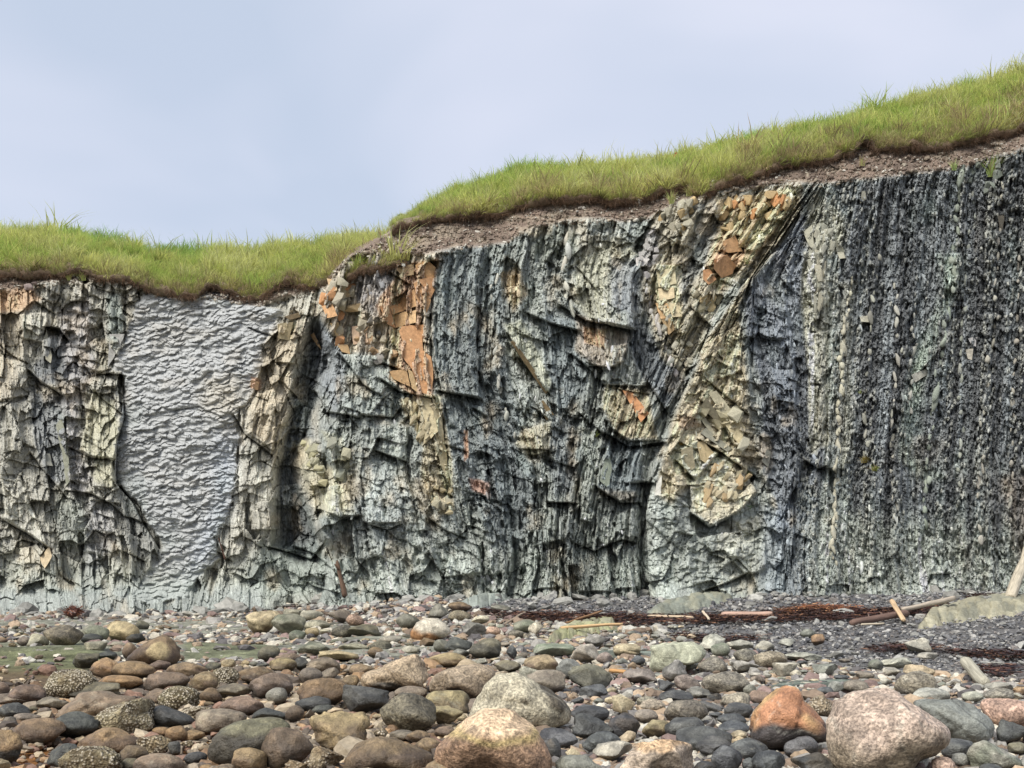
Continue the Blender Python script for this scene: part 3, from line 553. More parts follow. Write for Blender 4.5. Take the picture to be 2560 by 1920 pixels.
# single slabs with their own outline: (frame, outline, stand-out metres, colour)
SLABS = [(FB, [(440, 525), (535, 515), (525, 570), (528, 625), (560, 650), (568, 700), (565, 820), (525, 800), (500, 760), (480, 700), (455, 670), (432, 640), (445, 590), (428, 545)], .10, (204, 138, 84)),
         (FB, [(388, 440), (445, 425), (450, 460), (400, 475)], .12, (206, 150, 92)), (FB, [(402, 478), (462, 462), (470, 515), (412, 530)], .08, (208, 160, 102)), (FB, [(464, 462), (500, 455), (498, 508), (472, 514)], .05, (200, 158, 106)),
         (FB, [(345, 440), (388, 435), (412, 530), (380, 515)], .06, (190, 130, 80)), (FB, [(428, 420), (490, 370), (500, 440), (450, 455)], .10, (204, 152, 98)), (FB, [(488, 345), (516, 335), (560, 415), (540, 470), (500, 410)], .08, (206, 148, 92)),
         (FB, [(510, 330), (575, 320), (578, 370), (558, 410)], .05, (200, 136, 84)), (FB, [(495, 270), (545, 250), (580, 280), (575, 320), (505, 330)], .06, (208, 156, 98)), (FB, [(410, 285), (490, 265), (488, 310), (450, 320)], .10, (196, 166, 120)),
         (FB, [(388, 712), (460, 700), (475, 775), (440, 760), (400, 740)], .28, (206, 158, 102)), (FB, [(462, 700), (482, 712), (520, 810), (480, 780)], .22, (208, 170, 116)), (FB, [(106, 440), (150, 432), (172, 480), (130, 490)], .3, (206, 146, 92)),
         (FB, [(128, 325), (165, 330), (170, 375), (140, 380)], .2, (196, 160, 116)), (FB, [(160, 345), (235, 345), (235, 400), (170, 415)], .12, (186, 172, 138)), (FB, [(140, 510), (175, 505), (205, 590), (180, 590)], .2, (200, 168, 112)),
         (FB, [(232, 525), (290, 520), (300, 590), (238, 600)], .3, (190, 160, 130)), (FB, [(170, 600), (215, 600), (225, 640), (190, 630)], .2, (190, 150, 100)), (FB, [(60, 560), (75, 550), (105, 620), (85, 600)], .1, (204, 160, 108)),
         (FB, [(510, 815), (560, 825), (590, 960), (560, 990), (530, 900)], .10, (206, 188, 142)), (FB, [(565, 820), (600, 850), (612, 960), (640, 1180), (600, 1100), (575, 960)], .06, (212, 194, 150)),
         (FB, [(890, 590), (905, 585), (1050, 790), (1035, 805)], .05, (140, 112, 76)), (FB, [(1000, 850), (1025, 830), (1070, 890), (1040, 915)], .05, (140, 120, 84)),
         (FC, [(175, 868), (215, 878), (275, 955), (245, 990)], .05, (196, 122, 70)), (FC, [(555, 305), (600, 285), (630, 345), (575, 350), (550, 340)], .15, (204, 148, 96)), (FC, [(520, 375), (570, 358), (605, 400), (590, 430), (550, 445), (520, 410)], .18, (206, 142, 90)),
         (FC, [(480, 415), (505, 410), (530, 450), (500, 470), (480, 450)], .15, (196, 132, 82)), (FC, [(225, 370), (260, 360), (278, 375), (255, 400), (228, 400)], .2, (190, 186, 180)), (FC, [(302, 415), (372, 408), (380, 465), (312, 480)], .14, (190, 180, 142)),
         (FC, [(310, 485), (370, 480), (372, 520), (316, 530)], .10, (196, 178, 138)), (FC, [(300, 540), (345, 540), (360, 590), (320, 600)], .10, (206, 160, 104)), (FC, [(322, 602), (362, 595), (372, 640), (350, 660)], .10, (204, 168, 116)), (FC, [(348, 545), (392, 535), (400, 590), (364, 592)], .08, (196, 180, 140)),
         (FC, [(470, 930), (490, 895), (560, 985), (540, 995)], .22, (196, 188, 160)), (FC, [(500, 880), (530, 870), (600, 960), (570, 985)], .16, (186, 178, 148)), (FC, [(465, 970), (480, 960), (545, 1060), (520, 1050)], .2, (180, 174, 148)), (FC, [(470, 1030), (490, 1010), (590, 1090), (570, 1100)], .2, (150, 148, 130)),
         (FC, [(555, 985), (600, 955), (640, 1010), (620, 1080), (590, 1040)], .14, (198, 184, 144)), (FC, [(455, 1065), (480, 1060), (525, 1110), (500, 1150), (470, 1130)], .16, (204, 180, 128)), (FC, [(395, 1095), (440, 1080), (450, 1160), (410, 1180)], .12, (190, 178, 142)),
         (FC, [(295, 1270), (305, 1210), (325, 1190), (320, 1270)], .12, (200, 198, 186)), (FC, [(120, 1080), (105, 1150), (90, 1210), (125, 1240), (135, 1150)], .12, (148, 156, 136)), (FC, [(700, 1135), (720, 1090), (735, 1100), (725, 1160)], .1, (180, 176, 160)),
         (FA, [(205, 340), (225, 275), (250, 400), (245, 440), (220, 420)], .15, (176, 172, 148)), (FA, [(270, 740), (300, 700), (320, 800), (340, 1000), (320, 1030), (300, 880)], .15, (150, 152, 132)), (FA, [(204, 875), (240, 875), (255, 935), (215, 930)], .15, (160, 160, 148)),
         (FA, [(530, 300), (600, 300), (580, 360), (520, 460)], .12, (172, 170, 164)), (FA, [(1340, 250), (1415, 240), (1395, 330), (1345, 320)], .15, (200, 180, 138)), (FA, [(1210, 520), (1250, 530), (1245, 570), (1208, 562)], .15, (204, 156, 112)),
         (FA, [(190, 1380), (240, 1320), (250, 1370), (215, 1430)], .1, (196, 176, 140)), (FA, [(1370, 215), (1440, 195), (1450, 215), (1400, 230)], .25, (180, 150, 116)), (FD, [(510, 0), (560, 0), (575, 45), (530, 50)], .2, (184, 180, 158)), (FD, [(680, 480), (740, 470), (750, 520), (690, 515)], .2, (172, 168, 150)),
         (FR4, [(810, 1135), (840, 1130), (850, 1200), (795, 1240)], .2, (170, 168, 150)), (FR4, [(300, 1480), (380, 1420), (400, 1640), (360, 1610)], .15, (172, 170, 148)), (FR4, [(400, 1440), (440, 1400), (450, 1560), (420, 1620)], .15, (164, 164, 146)), (FR4, [(480, 1440), (520, 1440), (515, 1560), (480, 1560)], .12, (170, 168, 150)), (FR4, [(575, 1560), (620, 1560), (665, 1659), (610, 1659)], .15, (160, 160, 140)),
         (FR4, [(1985, 1345), (2040, 1345), (2030, 1470), (2005, 1470)], .2, (160, 152, 136)), (FD, [(1060, 910), (1170, 865), (1200, 900), (1090, 965)], .2, (186, 184, 172)), (FD, [(1480, 640), (1550, 630), (1540, 700), (1510, 690)], .2, (186, 184, 180)), (FD, [(1460, 720), (1520, 715), (1510, 800), (1480, 790)], .2, (170, 164, 148))]
def ear_poly(pts):
    from mathutils.geometry import tessellate_polygon
    return tessellate_polygon([[Vector((a, b, 0)) for a, b in pts]])
for f, pl, outm, c in SLABS:
    P = f(pl)
    # roughen the outline so that it breaks like rock
    Q = []
    for i in range(len(P)):
        a = P[i]; b = P[(i+1) % len(P)]; L_ = math.hypot(b[0]-a[0], b[1]-a[1]); ns = max(1, int(L_/9))
        for k in range(ns):
            t = k/ns; j = 0 if k == 0 else R.uniform(-1.2, 1.2); Q.append((a[0]+(b[0]-a[0])*t+j, a[1]+(b[1]-a[1])*t+j*.7))
    cxm = sum(q[0] for q in Q)/len(Q); cym = sum(q[1] for q in Q)/len(Q)
    dp = np.array([cliffY(*q)[0] for q in Q]); A_ = np.array([[q[0]-cxm, q[1]-cym, 1] for q in Q]); co, *_ = np.linalg.lstsq(A_, dp, rcond=None)
    lim = .012; co[0] = np.clip(co[0], -lim, lim); co[1] = np.clip(co[1], -lim, lim)
    base = float(np.percentile(dp-A_[:, :2]@co[:2], 30)); outm *= .36
    front = base+A_[:, :2]@co[:2]-outm; n = len(Q)
    vf = [unproj(np.array(q[0]), np.array(q[1]), d) for q, d in zip(Q, front)]
    q2 = [(cxm+(q[0]-cxm)*1.02, cym+(q[1]-cym)*1.02) for q in Q]
    vb = [unproj(np.array(q[0]), np.array(q[1]), d+.6+outm) for q, d in zip(q2, front)]
    org = np.mean(vf, 0); vs = [v-org for v in vf+vb]; c = (c[0]*.7+52, c[1]*.7+50, c[2]*.75+34) if c[0]-c[2] > 60 else c
    fs = [tuple(reversed(t)) if False else t for t in ear_poly(Q)]
    fs = [tuple(t) for t in fs]+[(i, (i+1) % n, n+(i+1) % n, n+i) for i in range(n)]
    o = mesh_obj('rock_slab', vs, fs, M_PIECE, False, cliff); o.location = org; o.color = (*jit(c, .05), 1)
    bm = bmesh.new(); bm.from_mesh(o.data); bmesh.ops.recalc_face_normals(bm, faces=bm.faces); bm.to_mesh(o.data); bm.free()

# ------------------------------------------------------------------ hillsides and grass
M_SOD = surf_mat('sod', 6, 30, .06, .3)
def interp1(p, x): return interp(p, x)
def hillside(name, x0, x1, low, sky, run, nx, lab, nr=46):
    X = np.linspace(x0, x1, nx); yl = interp(low, X)+5.5*fbm(X/26, X*0, 5, 4)-1.0
    yd = np.array([cliffY(float(np.clip(x, -60, 2290)), interp(low, x)-2)[0] for x in X])
    k = np.ones(25)/25; yd = np.convolve(np.pad(yd, 12, 'edge'), k, 'valid'); yd = yd-.42-.10*vnoise(X/20, X*0, 9)
    ys = interp(sky, X); rows = []
    P0 = unproj(X, yl, yd); P1 = unproj(X, np.minimum(ys, yl-3), yd+run)
    # under the lip: back into the soil
    rows.append(np.stack([P0[:, 0], P0[:, 1]+.7, P0[:, 2]-.10], -1)); rows.append(np.stack([P0[:, 0], P0[:, 1]+.05, P0[:, 2]-.13], -1))
    for t in np.linspace(0, 1, nr):
        p = P0*(1-t)+P1*t; bulge = .16*math.sin(math.pi*t)
        p = p.copy(); p[:, 2] += bulge+.24*fbm(X/26, X*0+t*6, 19, 3)*(1 if 0 < t < 1 else .6); rows.append(p)
    for t in (.15, .5, 1.0, 2.5, 6.0):
        p = P1.copy(); p[:, 1] += 6*t; p[:, 2] -= .25*t; rows.append(p)
    V = np.stack(rows); nr_ = V.shape[0]
    col = np.zeros(V.shape); g = lin((104, 116, 62)); br = lin((110, 94, 76))
    tt_ = np.linspace(0, 1, nr)
    for i in range(nr_):
        ti = 0 if i < 2 else (tt_[i-2] if i-2 < nr else 1)
        m = sstep(.02, .28, ti+.12*fbm(X/16, X*0+ti*8, 29, 3)); m = np.atleast_1d(m)*np.ones(nx)
        col[i] = br*(1-m[:, None])*.8+g*m[:, None]*.8
    o = mesh_obj(name, V.reshape(-1, 3), grid_faces(nr_, nx), M_SOD, True, None, {'col': col.reshape(-1, 3)})
    tag(o, lab, kind='structure'); return o, V[2:2+nr]
lowL = [p for p in GRASS_LOW if p[0] < 700]+[(720, 600), (800, 580), (880, 560)]
hillL, HL = hillside('hillside', -75, 880, lowL, SKYLINE, 8.0, 330, 'low grassy hilltop dipping towards the middle above the grey cliff')
lowM = [p for p in GRASS_LOW if p[0] >= 840]
lowM[0] = (846, 497)
hillM, HM = hillside('hillside', 846, 2300, lowM, SKY2, 7.0, 480, 'higher grassy hilltop rising to the right above the dark cliff')

def blade_mat():
    m, n, l, b = newmat('grass_blade', .6, .3)
    tcol = attr(n, 'tip'); ic = attr(n, 'col', 'INSTANCER'); dc = attr(n, 'root', 'INSTANCER')
    sep = n.new('ShaderNodeSeparateColor'); l.new(tcol, sep.inputs[0])
    c = mixc(n, l, sep.outputs[0], dc, ic)
    c = mixc(n, l, 1.0, c, mapr(n, l, sep.outputs[1], 0, 1, .65, 1.35), 'MULTIPLY')
    l.new(c, b.inputs['Base Color'])
    tr = n.new('ShaderNodeBsdfTranslucent'); l.new(c, tr.inputs[0]); ms = n.new('ShaderNodeMixShader'); ms.inputs[0].default_value = .4
    l.new(b.outputs[0], ms.inputs[1]); l.new(tr.outputs[0], ms.inputs[2]); l.new(ms.outputs[0], n['Material Output'].inputs[0])
    return m
M_BLADE = blade_mat()
def clump_mesh(name, n, h, wd, lean, seed, spread=.16):
    r = random.Random(seed); vs = []; fs = []; cl = []
    wind = r.uniform(-.2, .9)
    for i in range(n):
        a = r.uniform(0, 6.283); rr = spread*math.sqrt(r.random()); bx, by = rr*math.cos(a), rr*math.sin(a)
        hh = h*r.uniform(.5, 1.15); la = a+r.gauss(0, .8); le = lean*r.uniform(.3, 1.3)
        dx, dy = math.cos(la)*le+.30*wind*lean, math.sin(la)*le; k0 = len(vs); wdd = wd*r.uniform(.6, 1.3); tn = r.random()
        px, py = -dy, dx; q = math.hypot(px, py) or 1; px, py = px/q*.5+.6, py/q*.5
        for s in range(4):
            t = s/3; x = bx+dx*hh*t**1.8; y = by+dy*hh*t**1.8; z = hh*(t-.38*min(1.2, le)*t**2.4)
            wk = wdd*(1-t)**.6
            if s < 3: vs += [(x-px*wk, y-py*wk, z), (x+px*wk, y+py*wk, z)]; cl += [(t, tn, 0)]*2
            else: vs.append((x, y, z)); cl.append((1, tn, 0))
        fs += [(k0, k0+1, k0+3), (k0, k0+3, k0+2), (k0+2, k0+3, k0+5), (k0+2, k0+5, k0+4), (k0+4, k0+5, k0+6)]
    me = bpy.data.meshes.new(name); me.from_pydata(vs, [], fs)
    at = me.color_attributes.new('tip', 'FLOAT_COLOR', 'POINT'); at.data.foreach_set('color', np.array([(*c, 1) for c in cl], np.float32).ravel())
    me.materials.append(M_BLADE); return me

def scatter(name, protos, pts, rots, scls, idx, cols, label, parent=None, cols2=None):
    """instances of small pieces on points, one object of stuff"""
    pc = bpy.data.collections.new(name+'_pieces')
    for i, me in enumerate(protos):
        po = bpy.data.objects.new('piece_%02d' % i, me); pc.objects.link(po)
    me = bpy.data.meshes.new(name); n = len(pts); me.vertices.add(n); me.vertices.foreach_set('co', np.asarray(pts, np.float32).ravel())
    for k, a in (('rot', rots), ('scl', scls)):
        at = me.attributes.new(k, 'FLOAT_VECTOR', 'POINT'); at.data.foreach_set('vector', np.asarray(a, np.float32).ravel())
    at = me.attributes.new('idx', 'INT', 'POINT'); at.data.foreach_set('value', np.asarray(idx, np.int32))
    for k, a in (('col', cols), ('root', cols2 if cols2 is not None else cols)):
        at = me.attributes.new(k, 'FLOAT_COLOR', 'POINT'); q = np.ones((n, 4), np.float32); q[:, :3] = a; at.data.foreach_set('color', q.ravel())
    o = bpy.data.objects.new(name, me); C.objects.link(o)
    ng = bpy.data.node_groups.new(name, 'GeometryNodeTree')
    ng.interface.new_socket('Geometry', in_out='INPUT', socket_type='NodeSocketGeometry'); ng.interface.new_socket('Geometry', in_out='OUTPUT', socket_type='NodeSocketGeometry')
    N, L = ng.nodes, ng.links; gi = N.new('NodeGroupInput'); go = N.new('NodeGroupOutput')
    ci = N.new('GeometryNodeCollectionInfo'); ci.inputs['Collection'].default_value = pc; ci.inputs['Separate Children'].default_value = True; ci.inputs['Reset Children'].default_value = True
    ip = N.new('GeometryNodeInstanceOnPoints'); ip.inputs['Pick Instance'].default_value = True
    def na(nm, ty):
        a = N.new('GeometryNodeInputNamedAttribute'); a.data_type = ty; a.inputs['Name'].default_value = nm; return a.outputs['Attribute']
    e2r = N.new('FunctionNodeEulerToRotation'); L.new(na('rot', 'FLOAT_VECTOR'), e2r.inputs[0])
    L.new(gi.outputs[0], ip.inputs['Points']); L.new(ci.outputs[0], ip.inputs['Instance']); L.new(na('idx', 'INT'), ip.inputs['Instance Index'])
    L.new(e2r.outputs[0], ip.inputs['Rotation']); L.new(na('scl', 'FLOAT_VECTOR'), ip.inputs['Scale']); L.new(ip.outputs[0], go.inputs[0])
    md = o.modifiers.new('pieces', 'NODES'); md.node_group = ng
    tag(o, label, kind='stuff'); 
    if parent: o.parent = parent
    return o
CLUMPS = [clump_mesh('blades', 24, .50, .0095, .8, 500+i, .13) for i in range(6)]+[clump_mesh('blades', 22, .30, .010, 1.1, 520+i) for i in range(3)]
def grass_on(H, n, label, skew, left):
    nr, nx = H.shape[:2]; fi = rng.random(n)**skew*(nr-1.01); fj = rng.random(n)*(nx-1.01)
    i = fi.astype(int); j = fj.astype(int); a = (fi-i)[:, None]; b = (fj-j)[:, None]
    P = (H[i, j]*(1-a)+H[i+1, j]*a)*(1-b)+(H[i, j+1]*(1-a)+H[i+1, j+1]*a)*b
    t = fi/(nr-1); P[:, 2] -= .03
    tone = fbm(P[:, 0]/1.6, P[:, 1]/1.4, 71, 3); tone2 = fbm(P[:, 0]/.6, P[:, 1]/.8, 75, 3)
    cA, cB, cDk, cY = lin((172, 206, 106)), lin((218, 228, 138)), lin((100, 150, 76)), lin((212, 200, 150))
    m = sstep(-.35, .45, tone)[:, None]; col = cA*(1-m)+cB*m
    if left: dk = (sstep(-.6, .1, tone2)*sstep(.5, .75, t)*sstep(-17.5, -16.0, P[:, 0])*(1-sstep(-11.8, -10.4, P[:, 0])))[:, None]*.9
    else: dk = (sstep(.2, .55, tone2)*.5)[:, None]
    col = col*(1-dk)+cDk*dk
    y_ = (sstep(.1, .5, -tone2)*.55)[:, None]*(1-.3*t[:, None]); col = col*(1-y_)+cY*y_
    xp_ = CX+P[:, 0]/P[:, 1]*F; dz = sstep(1860, 1960, xp_)*.09+sstep(.1, .5, fbm(P[:, 0]/1.1, P[:, 1]*0, 91, 3))*.22
    dead = ((rng.random(n) < .55*(1-sstep(.02+dz, .14+dz*1.5, t))))[:, None]; col = np.where(dead, lin((160, 140, 120))*rng.uniform(.5, 1.2, (n, 1)), col)
    col = np.clip(col*rng.uniform(.7, 1.5, (n, 1))*np.array([1.30, 1.24, 1.12]), .01, .78)
    root = np.clip(lin((156, 156, 90))*rng.uniform(.5, 1.2, (n, 1)), .01, .6)*(.75+.5*m)
    s = (.5+rng.gamma(2.6, .18, n))*(.9+.4*tone)*(.35+.65*sstep(850, 1010, CX+P[:, 0]/P[:, 1]*F) if not left else 1); rot = np.stack([rng.uniform(-.2, .35, n), rng.uniform(-.2, .2, n), rng.uniform(-1.2, 1.2, n)], 1)
    rot[:, 0] += .5*(1-sstep(0, .08, t))       # blades at the lip hang outward
    idx = rng.integers(0, len(CLUMPS), n)
    return scatter('grass', CLUMPS, P, rot, np.stack([s, s, s], 1), idx, col, label, None, root)
grass_on(HL, 4600, 'wind-blown grass with dark green and yellow patches on the lower left hilltop', 1.0, True)
grass_on(HM, 9500, 'wind-blown pale green grass along the rising right hilltop', 1.0, False)
# dead hanging blades and roots below the lip
HANG = [clump_mesh('roots', 14, .22, .006, .9, 560+i, .10) for i in range(4)]
def fringe(H, n, label):
    nx = H.shape[1]; j = rng.integers(0, nx-1, n); P = H[0, j]+(H[0, j+1]-H[0, j])*rng.random((n, 1)); P = P.copy(); P[:, 2] -= rng.uniform(0, .09, n); P[:, 1] += rng.uniform(0, .05, n)
    col = lin((112, 88, 68))*rng.uniform(.4, 1.3, (n, 1)); s = rng.uniform(.5, 1.3, n)
    rot = np.stack([rng.uniform(1.6, 2.9, n), rng.uniform(-.5, .5, n), rng.uniform(-.6, .6, n)], 1)
    scatter('dead_roots', HANG, P, rot, np.stack([s]*3, 1), rng.integers(0, 4, n), col, label)
fringe(HL, 300, 'brown roots and dead blades hanging from the left sod edge')
fringe(HM, 620, 'brown roots and dead blades hanging from the right sod edge')

# ------------------------------------------------------------------ beach
def gz(X, Y):
    X = np.asarray(X, float); Y = np.asarray(Y, float); xp = CX+X/np.maximum(Y, 1)*F
    top = -.22+.57*sstep(350, 1050, xp)+.12*sstep(1500, 2200, xp)
    return top*sstep(20, 35, Y)+.05*vnoise(X/2.3, Y/2.3, 5)*sstep(6, 12, Y)+.16*fbm(X/1.7, Y/2.6, 6, 3)*sstep(30, 35, Y)
def ground_at(x, v):
    Y = F*EYE/max(v-HY, 20)
    for _ in range(12):
        z = float(gz((x-CX)/F*Y, Y)); Y = .5*Y+.5*F*(EYE-z)/max(v-HY, 20)
        Y = min(Y, 37)
    return Y
def ground_np(x, v):
    Y = F*EYE/np.maximum(v-HY, 20)
    for _ in range(14):
        z = gz((x-CX)/F*Y, Y); Y = np.minimum(.5*Y+.5*F*(EYE-z)/np.maximum(v-HY, 20), 37)
    return Y
NRG, NCG = 430, 520
yr = 5.2*(41/5.2)**np.linspace(0, 1, NRG); xc = np.linspace(-1, 1, NCG)
YG = np.broadcast_to(yr[:, None], (NRG, NCG)); XG = xc[None, :]*(YG*.50+.6)
ZG = gz(XG, YG); px_ = CX+XG/YG*F; py_ = HY+(EYE-ZG)/YG*F
rel = .022*fbm(XG*3, YG*3, 81, 4)+.03*fbm(XG*.9, YG*.9, 82, 3)
ledge = sstep(0, 1, (vnoise(XG*.12, YG*1.7+.15*XG, 83)+.5))+.4*vnoise(XG*.5, YG*6+.6*XG, 84)
GC = np.zeros(XG.shape+(3,)); GC[:] = lin((112, 108, 98))
def gpaint(pts, c, a=1, soft=14):
    p = np.array(pts, float); X = px_+14*fbm(XG*2, YG*2, 85, 3); Y = py_+7*fbm(XG*2, YG*2, 86, 3)
    m = np.zeros(X.shape); bb = (X > p[:, 0].min()-50) & (X < p[:, 0].max()+50) & (Y > p[:, 1].min()-50) & (Y < p[:, 1].max()+50)
    m[bb] = sstep(-soft, soft, poly_sd(pts, X[bb], Y[bb]))*a; GC[:] = GC*(1-m[..., None])+lin(c)*m[..., None]; return m
m_low = gpaint([(-400, 1440), (2600, 1470), (2600, 1900), (-400, 1900)], (92, 84, 72), .9, 25)
m_bed = gpaint([(-300, 1325), (620, 1330), (1000, 1380), (1000, 1420), (560, 1425), (-300, 1440)], (126, 126, 112), .9)
m_bed2 = gpaint([(1230, 1400), (1500, 1400), (1500, 1425), (1230, 1425)], (108, 116, 106), .9)
m_bed3 = gpaint([(1640, 1462), (1900, 1455), (1900, 1490), (1680, 1505)], (104, 112, 102), .9)
m_grv = gpaint([(1000, 1270), (2700, 1260), (2700, 1475), (1880, 1450), (1560, 1400), (1380, 1350), (980, 1325)], (104, 102, 100), .95)
gpaint([(560, 1285), (1050, 1285), (1050, 1330), (560, 1325)], (92, 88, 84), .9)
gpaint([(-300, 1398), (170, 1395), (260, 1422), (180, 1447), (-300, 1455)], (96, 100, 62), .7, 12)
gpaint([(-300, 1440), (240, 1440), (190, 1500), (-300, 1500)], (96, 78, 56), .7, 10)
gpaint([(395, 1385), (600, 1385), (570, 1424), (400, 1428)], (92, 96, 66), .7, 12)
m_mud = gpaint([(-100, 1585), (180, 1582), (440, 1568), (520, 1600), (440, 1650), (300, 1640), (260, 1700), (-100, 1700)], (128, 86, 44), .9, 8)
ZZ = ZG+rel*(1-m_mud)+(.09*ledge+.05*stepn(vnoise(XG*.4+.5*vnoise(XG*.3, YG, 5), YG*4.2, 88), .2))*(m_bed*.9+m_bed2+m_bed3)-.06
GC *= (1+(m_bed+m_bed2+m_bed3)*(.5*vnoise(XG*.7, YG*8, 89)+.35*vnoise(XG*3, YG*14, 90)))[..., None]
GC = GC*(1+.3*fbm(XG*6, YG*6, 87, 3))[..., None]
GC = np.clip(GC*.95, .015, .6)
beach = mesh_obj('beach', np.stack([XG, YG, ZZ], -1).reshape(-1, 3), grid_faces(NRG, NCG)[:, ::-1], M_GROUND, True, None, {'col': GC.reshape(-1, 3)})
tag(beach, 'rocky shore of wet shelves, mud and grey shingle sloping up to the cliff', kind='structure')
M_FAR = surf_mat('shore', .8, 5, .05, .3)
xs_ = np.linspace(-420, 420, 80); ys_ = np.concatenate([np.linspace(-400, 0, 30), np.linspace(5, 60, 30)])
A1, A2 = np.meshgrid(xs_, ys_); sea = -.28-.004*np.clip(-A2, 0, 400)
sh = mesh_obj('ground', np.stack([A1, A2, sea], -1).reshape(-1, 3), grid_faces(60, 80)[:, ::-1], M_FAR, True, None, {'col': np.broadcast_to(lin((112, 108, 98)), (4800, 3)).copy()})
tag(sh, 'wide grey stony shore running away on either side', kind='structure')

# ------------------------------------------------------------------ stones
def stone_mat(name, spk, spk_scale, lump, rough=.58):
    m, n, l, b = newmat(name, rough, .35)
    t = n.new('ShaderNodeTexCoord').outputs['Object']; oi = n.new('ShaderNodeObjectInfo')
    v = n.new('ShaderNodeVectorMath'); v.operation = 'ADD'; l.new(t, v.inputs[0]); l.new(oi.outputs['Random'], v.inputs[1]); v = v.outputs[0]
    f1 = tex_noise(n, l, v, 9, 5, .65, .3); f2 = tex_noise(n, l, v, spk_scale, 2, .6)
    c = mixc(n, l, 1.0, attr(n, 'col'), mapr(n, l, f1, .3, .7, .6, 1.45), 'MULTIPLY')
    c = mixc(n, l, 1.0, c, mapr(n, l, f2, .38, .62, 1-spk, 1+spk*1.3), 'MULTIPLY')
    fc = tex_noise(n, l, v, 3.2, 6, .7, 1.0); c = mixc(n, l, 1.0, c, mapr(n, l, fc, .47, .5, .72, 1.0), 'MULTIPLY')
    if lump:
        vo = n.new('ShaderNodeTexVoronoi'); vo.inputs['Scale'].default_value = 42; l.new(v, vo.inputs['Vector'])
        zz = n.new('ShaderNodeSeparateXYZ'); 
        cov = tex_noise(n, l, v, 3.2, 3, .6); up = mapr(n, l, cov, .36, .5, 0, 1)
        dots = mapr(n, l, vo.outputs['Distance'], .15, .5, 1.0, 0.0)
        dm = n.new('ShaderNodeMath'); dm.operation = 'MULTIPLY'; l.new(up, dm.inputs[0]); l.new(dots, dm.inputs[1])
        c = mixc(n, l, dm.outputs[0], c, lin((206, 196, 176)))
        hole = mapr(n, l, vo.outputs['Distance'], .42, .66, 1.0, .5); c = mixc(n, l, up, c, mixc(n, l, 1.0, c, hole, 'MULTIPLY'))
    l.new(c, b.inputs['Base Color'])
    nn = bump(n, l, f1, .04, .8); nn = bump(n, l, f2, .01, .8, nn)
    if lump: nn = bump(n, l, vo.outputs['Distance'], -.02, 1.0, nn)
    l.new(nn, b.inputs['Normal']); return m
M_ST = stone_mat('stone', .14, 60, False); M_GRAN = stone_mat('speckled_granite', .36, 42, False); M_BARN = stone_mat('barnacled_stone', .2, 60, True, .85)
from mathutils import noise as mn
_ico = {}
def ico(sub):
    if sub not in _ico:
        bm = bmesh.new(); bmesh.ops.create_icosphere(bm, subdivisions=sub, radius=1); bm.verts.ensure_lookup_table()
        _ico[sub] = (np.array([v.co[:] for v in bm.verts]), np.array([[q.index for q in f.verts] for f in bm.faces])); bm.free()
    return _ico[sub]
def n3(P, s, seed):
    """cheap smooth 3-d noise"""
    a = vnoise(P[:, 0]*s+seed*3.1, P[:, 1]*s+seed*1.7+P[:, 2]*s*.9, seed); b = vnoise(P[:, 1]*s-seed*2.3+4, P[:, 2]*s+P[:, 0]*s*.8, seed+5)
    c = vnoise(P[:, 2]*s+seed*1.3-7, P[:, 0]*s-P[:, 1]*s*.7, seed+9); return (a+b+c)/1.8
TYPES = {  # body, patches, crown, foot, material, words
 'slate': ((96, 98, 102), (76, 78, 84), None, None, 0, 'dark slate-grey'), 'dark': ((74, 74, 78), (92, 84, 78), None, None, 0, 'near-black'),
 'grey': ((142, 142, 138), (122, 122, 116), None, None, 0, 'mid grey'), 'pale': ((186, 182, 170), (160, 158, 150), None, None, 0, 'pale grey'),
 'purple': ((134, 112, 104), (116, 98, 94), (150, 124, 108), (78, 70, 70), 0, 'purplish-brown'), 'mauve': ((152, 138, 128), (134, 120, 112), None, (104, 92, 92), 0, 'mauve-grey'),
 'tan': ((150, 128, 100), (130, 106, 88), (176, 150, 112), (92, 80, 74), 0, 'tan'), 'brown': ((126, 102, 82), (104, 84, 74), (156, 128, 96), (74, 66, 64), 0, 'brown'),
 'orange': ((164, 126, 86), (138, 108, 84), (188, 150, 104), (86, 72, 62), 0, 'orange-brown'), 'ochre': ((160, 138, 102), (136, 114, 88), (182, 162, 118), (88, 76, 62), 0, 'ochre-yellow'),
 'olive': ((112, 108, 94), (92, 90, 82), (136, 130, 106), (74, 74, 68), 0, 'olive-green'), 'green': ((148, 150, 138), (126, 134, 118), None, None, 0, 'greenish-grey'),
 'barn': ((176, 158, 128), (140, 120, 92), None, (112, 92, 66), 2, 'cream barnacle-crusted'), 'dbarn': ((138, 130, 116), (112, 106, 98), None, None, 1, 'grey speckled'),
 'gran': ((162, 148, 126), (138, 126, 108), None, (104, 94, 86), 1, 'speckled granite'), 'white': ((206, 200, 184), (176, 168, 152), None, None, 0, 'whitish'),
 'pink': ((206, 164, 146), (186, 150, 136), None, None, 1, 'salmon-pink'), 'cream': ((204, 184, 148), (184, 164, 130), None, (128, 104, 76), 0, 'cream')}
STONES = []
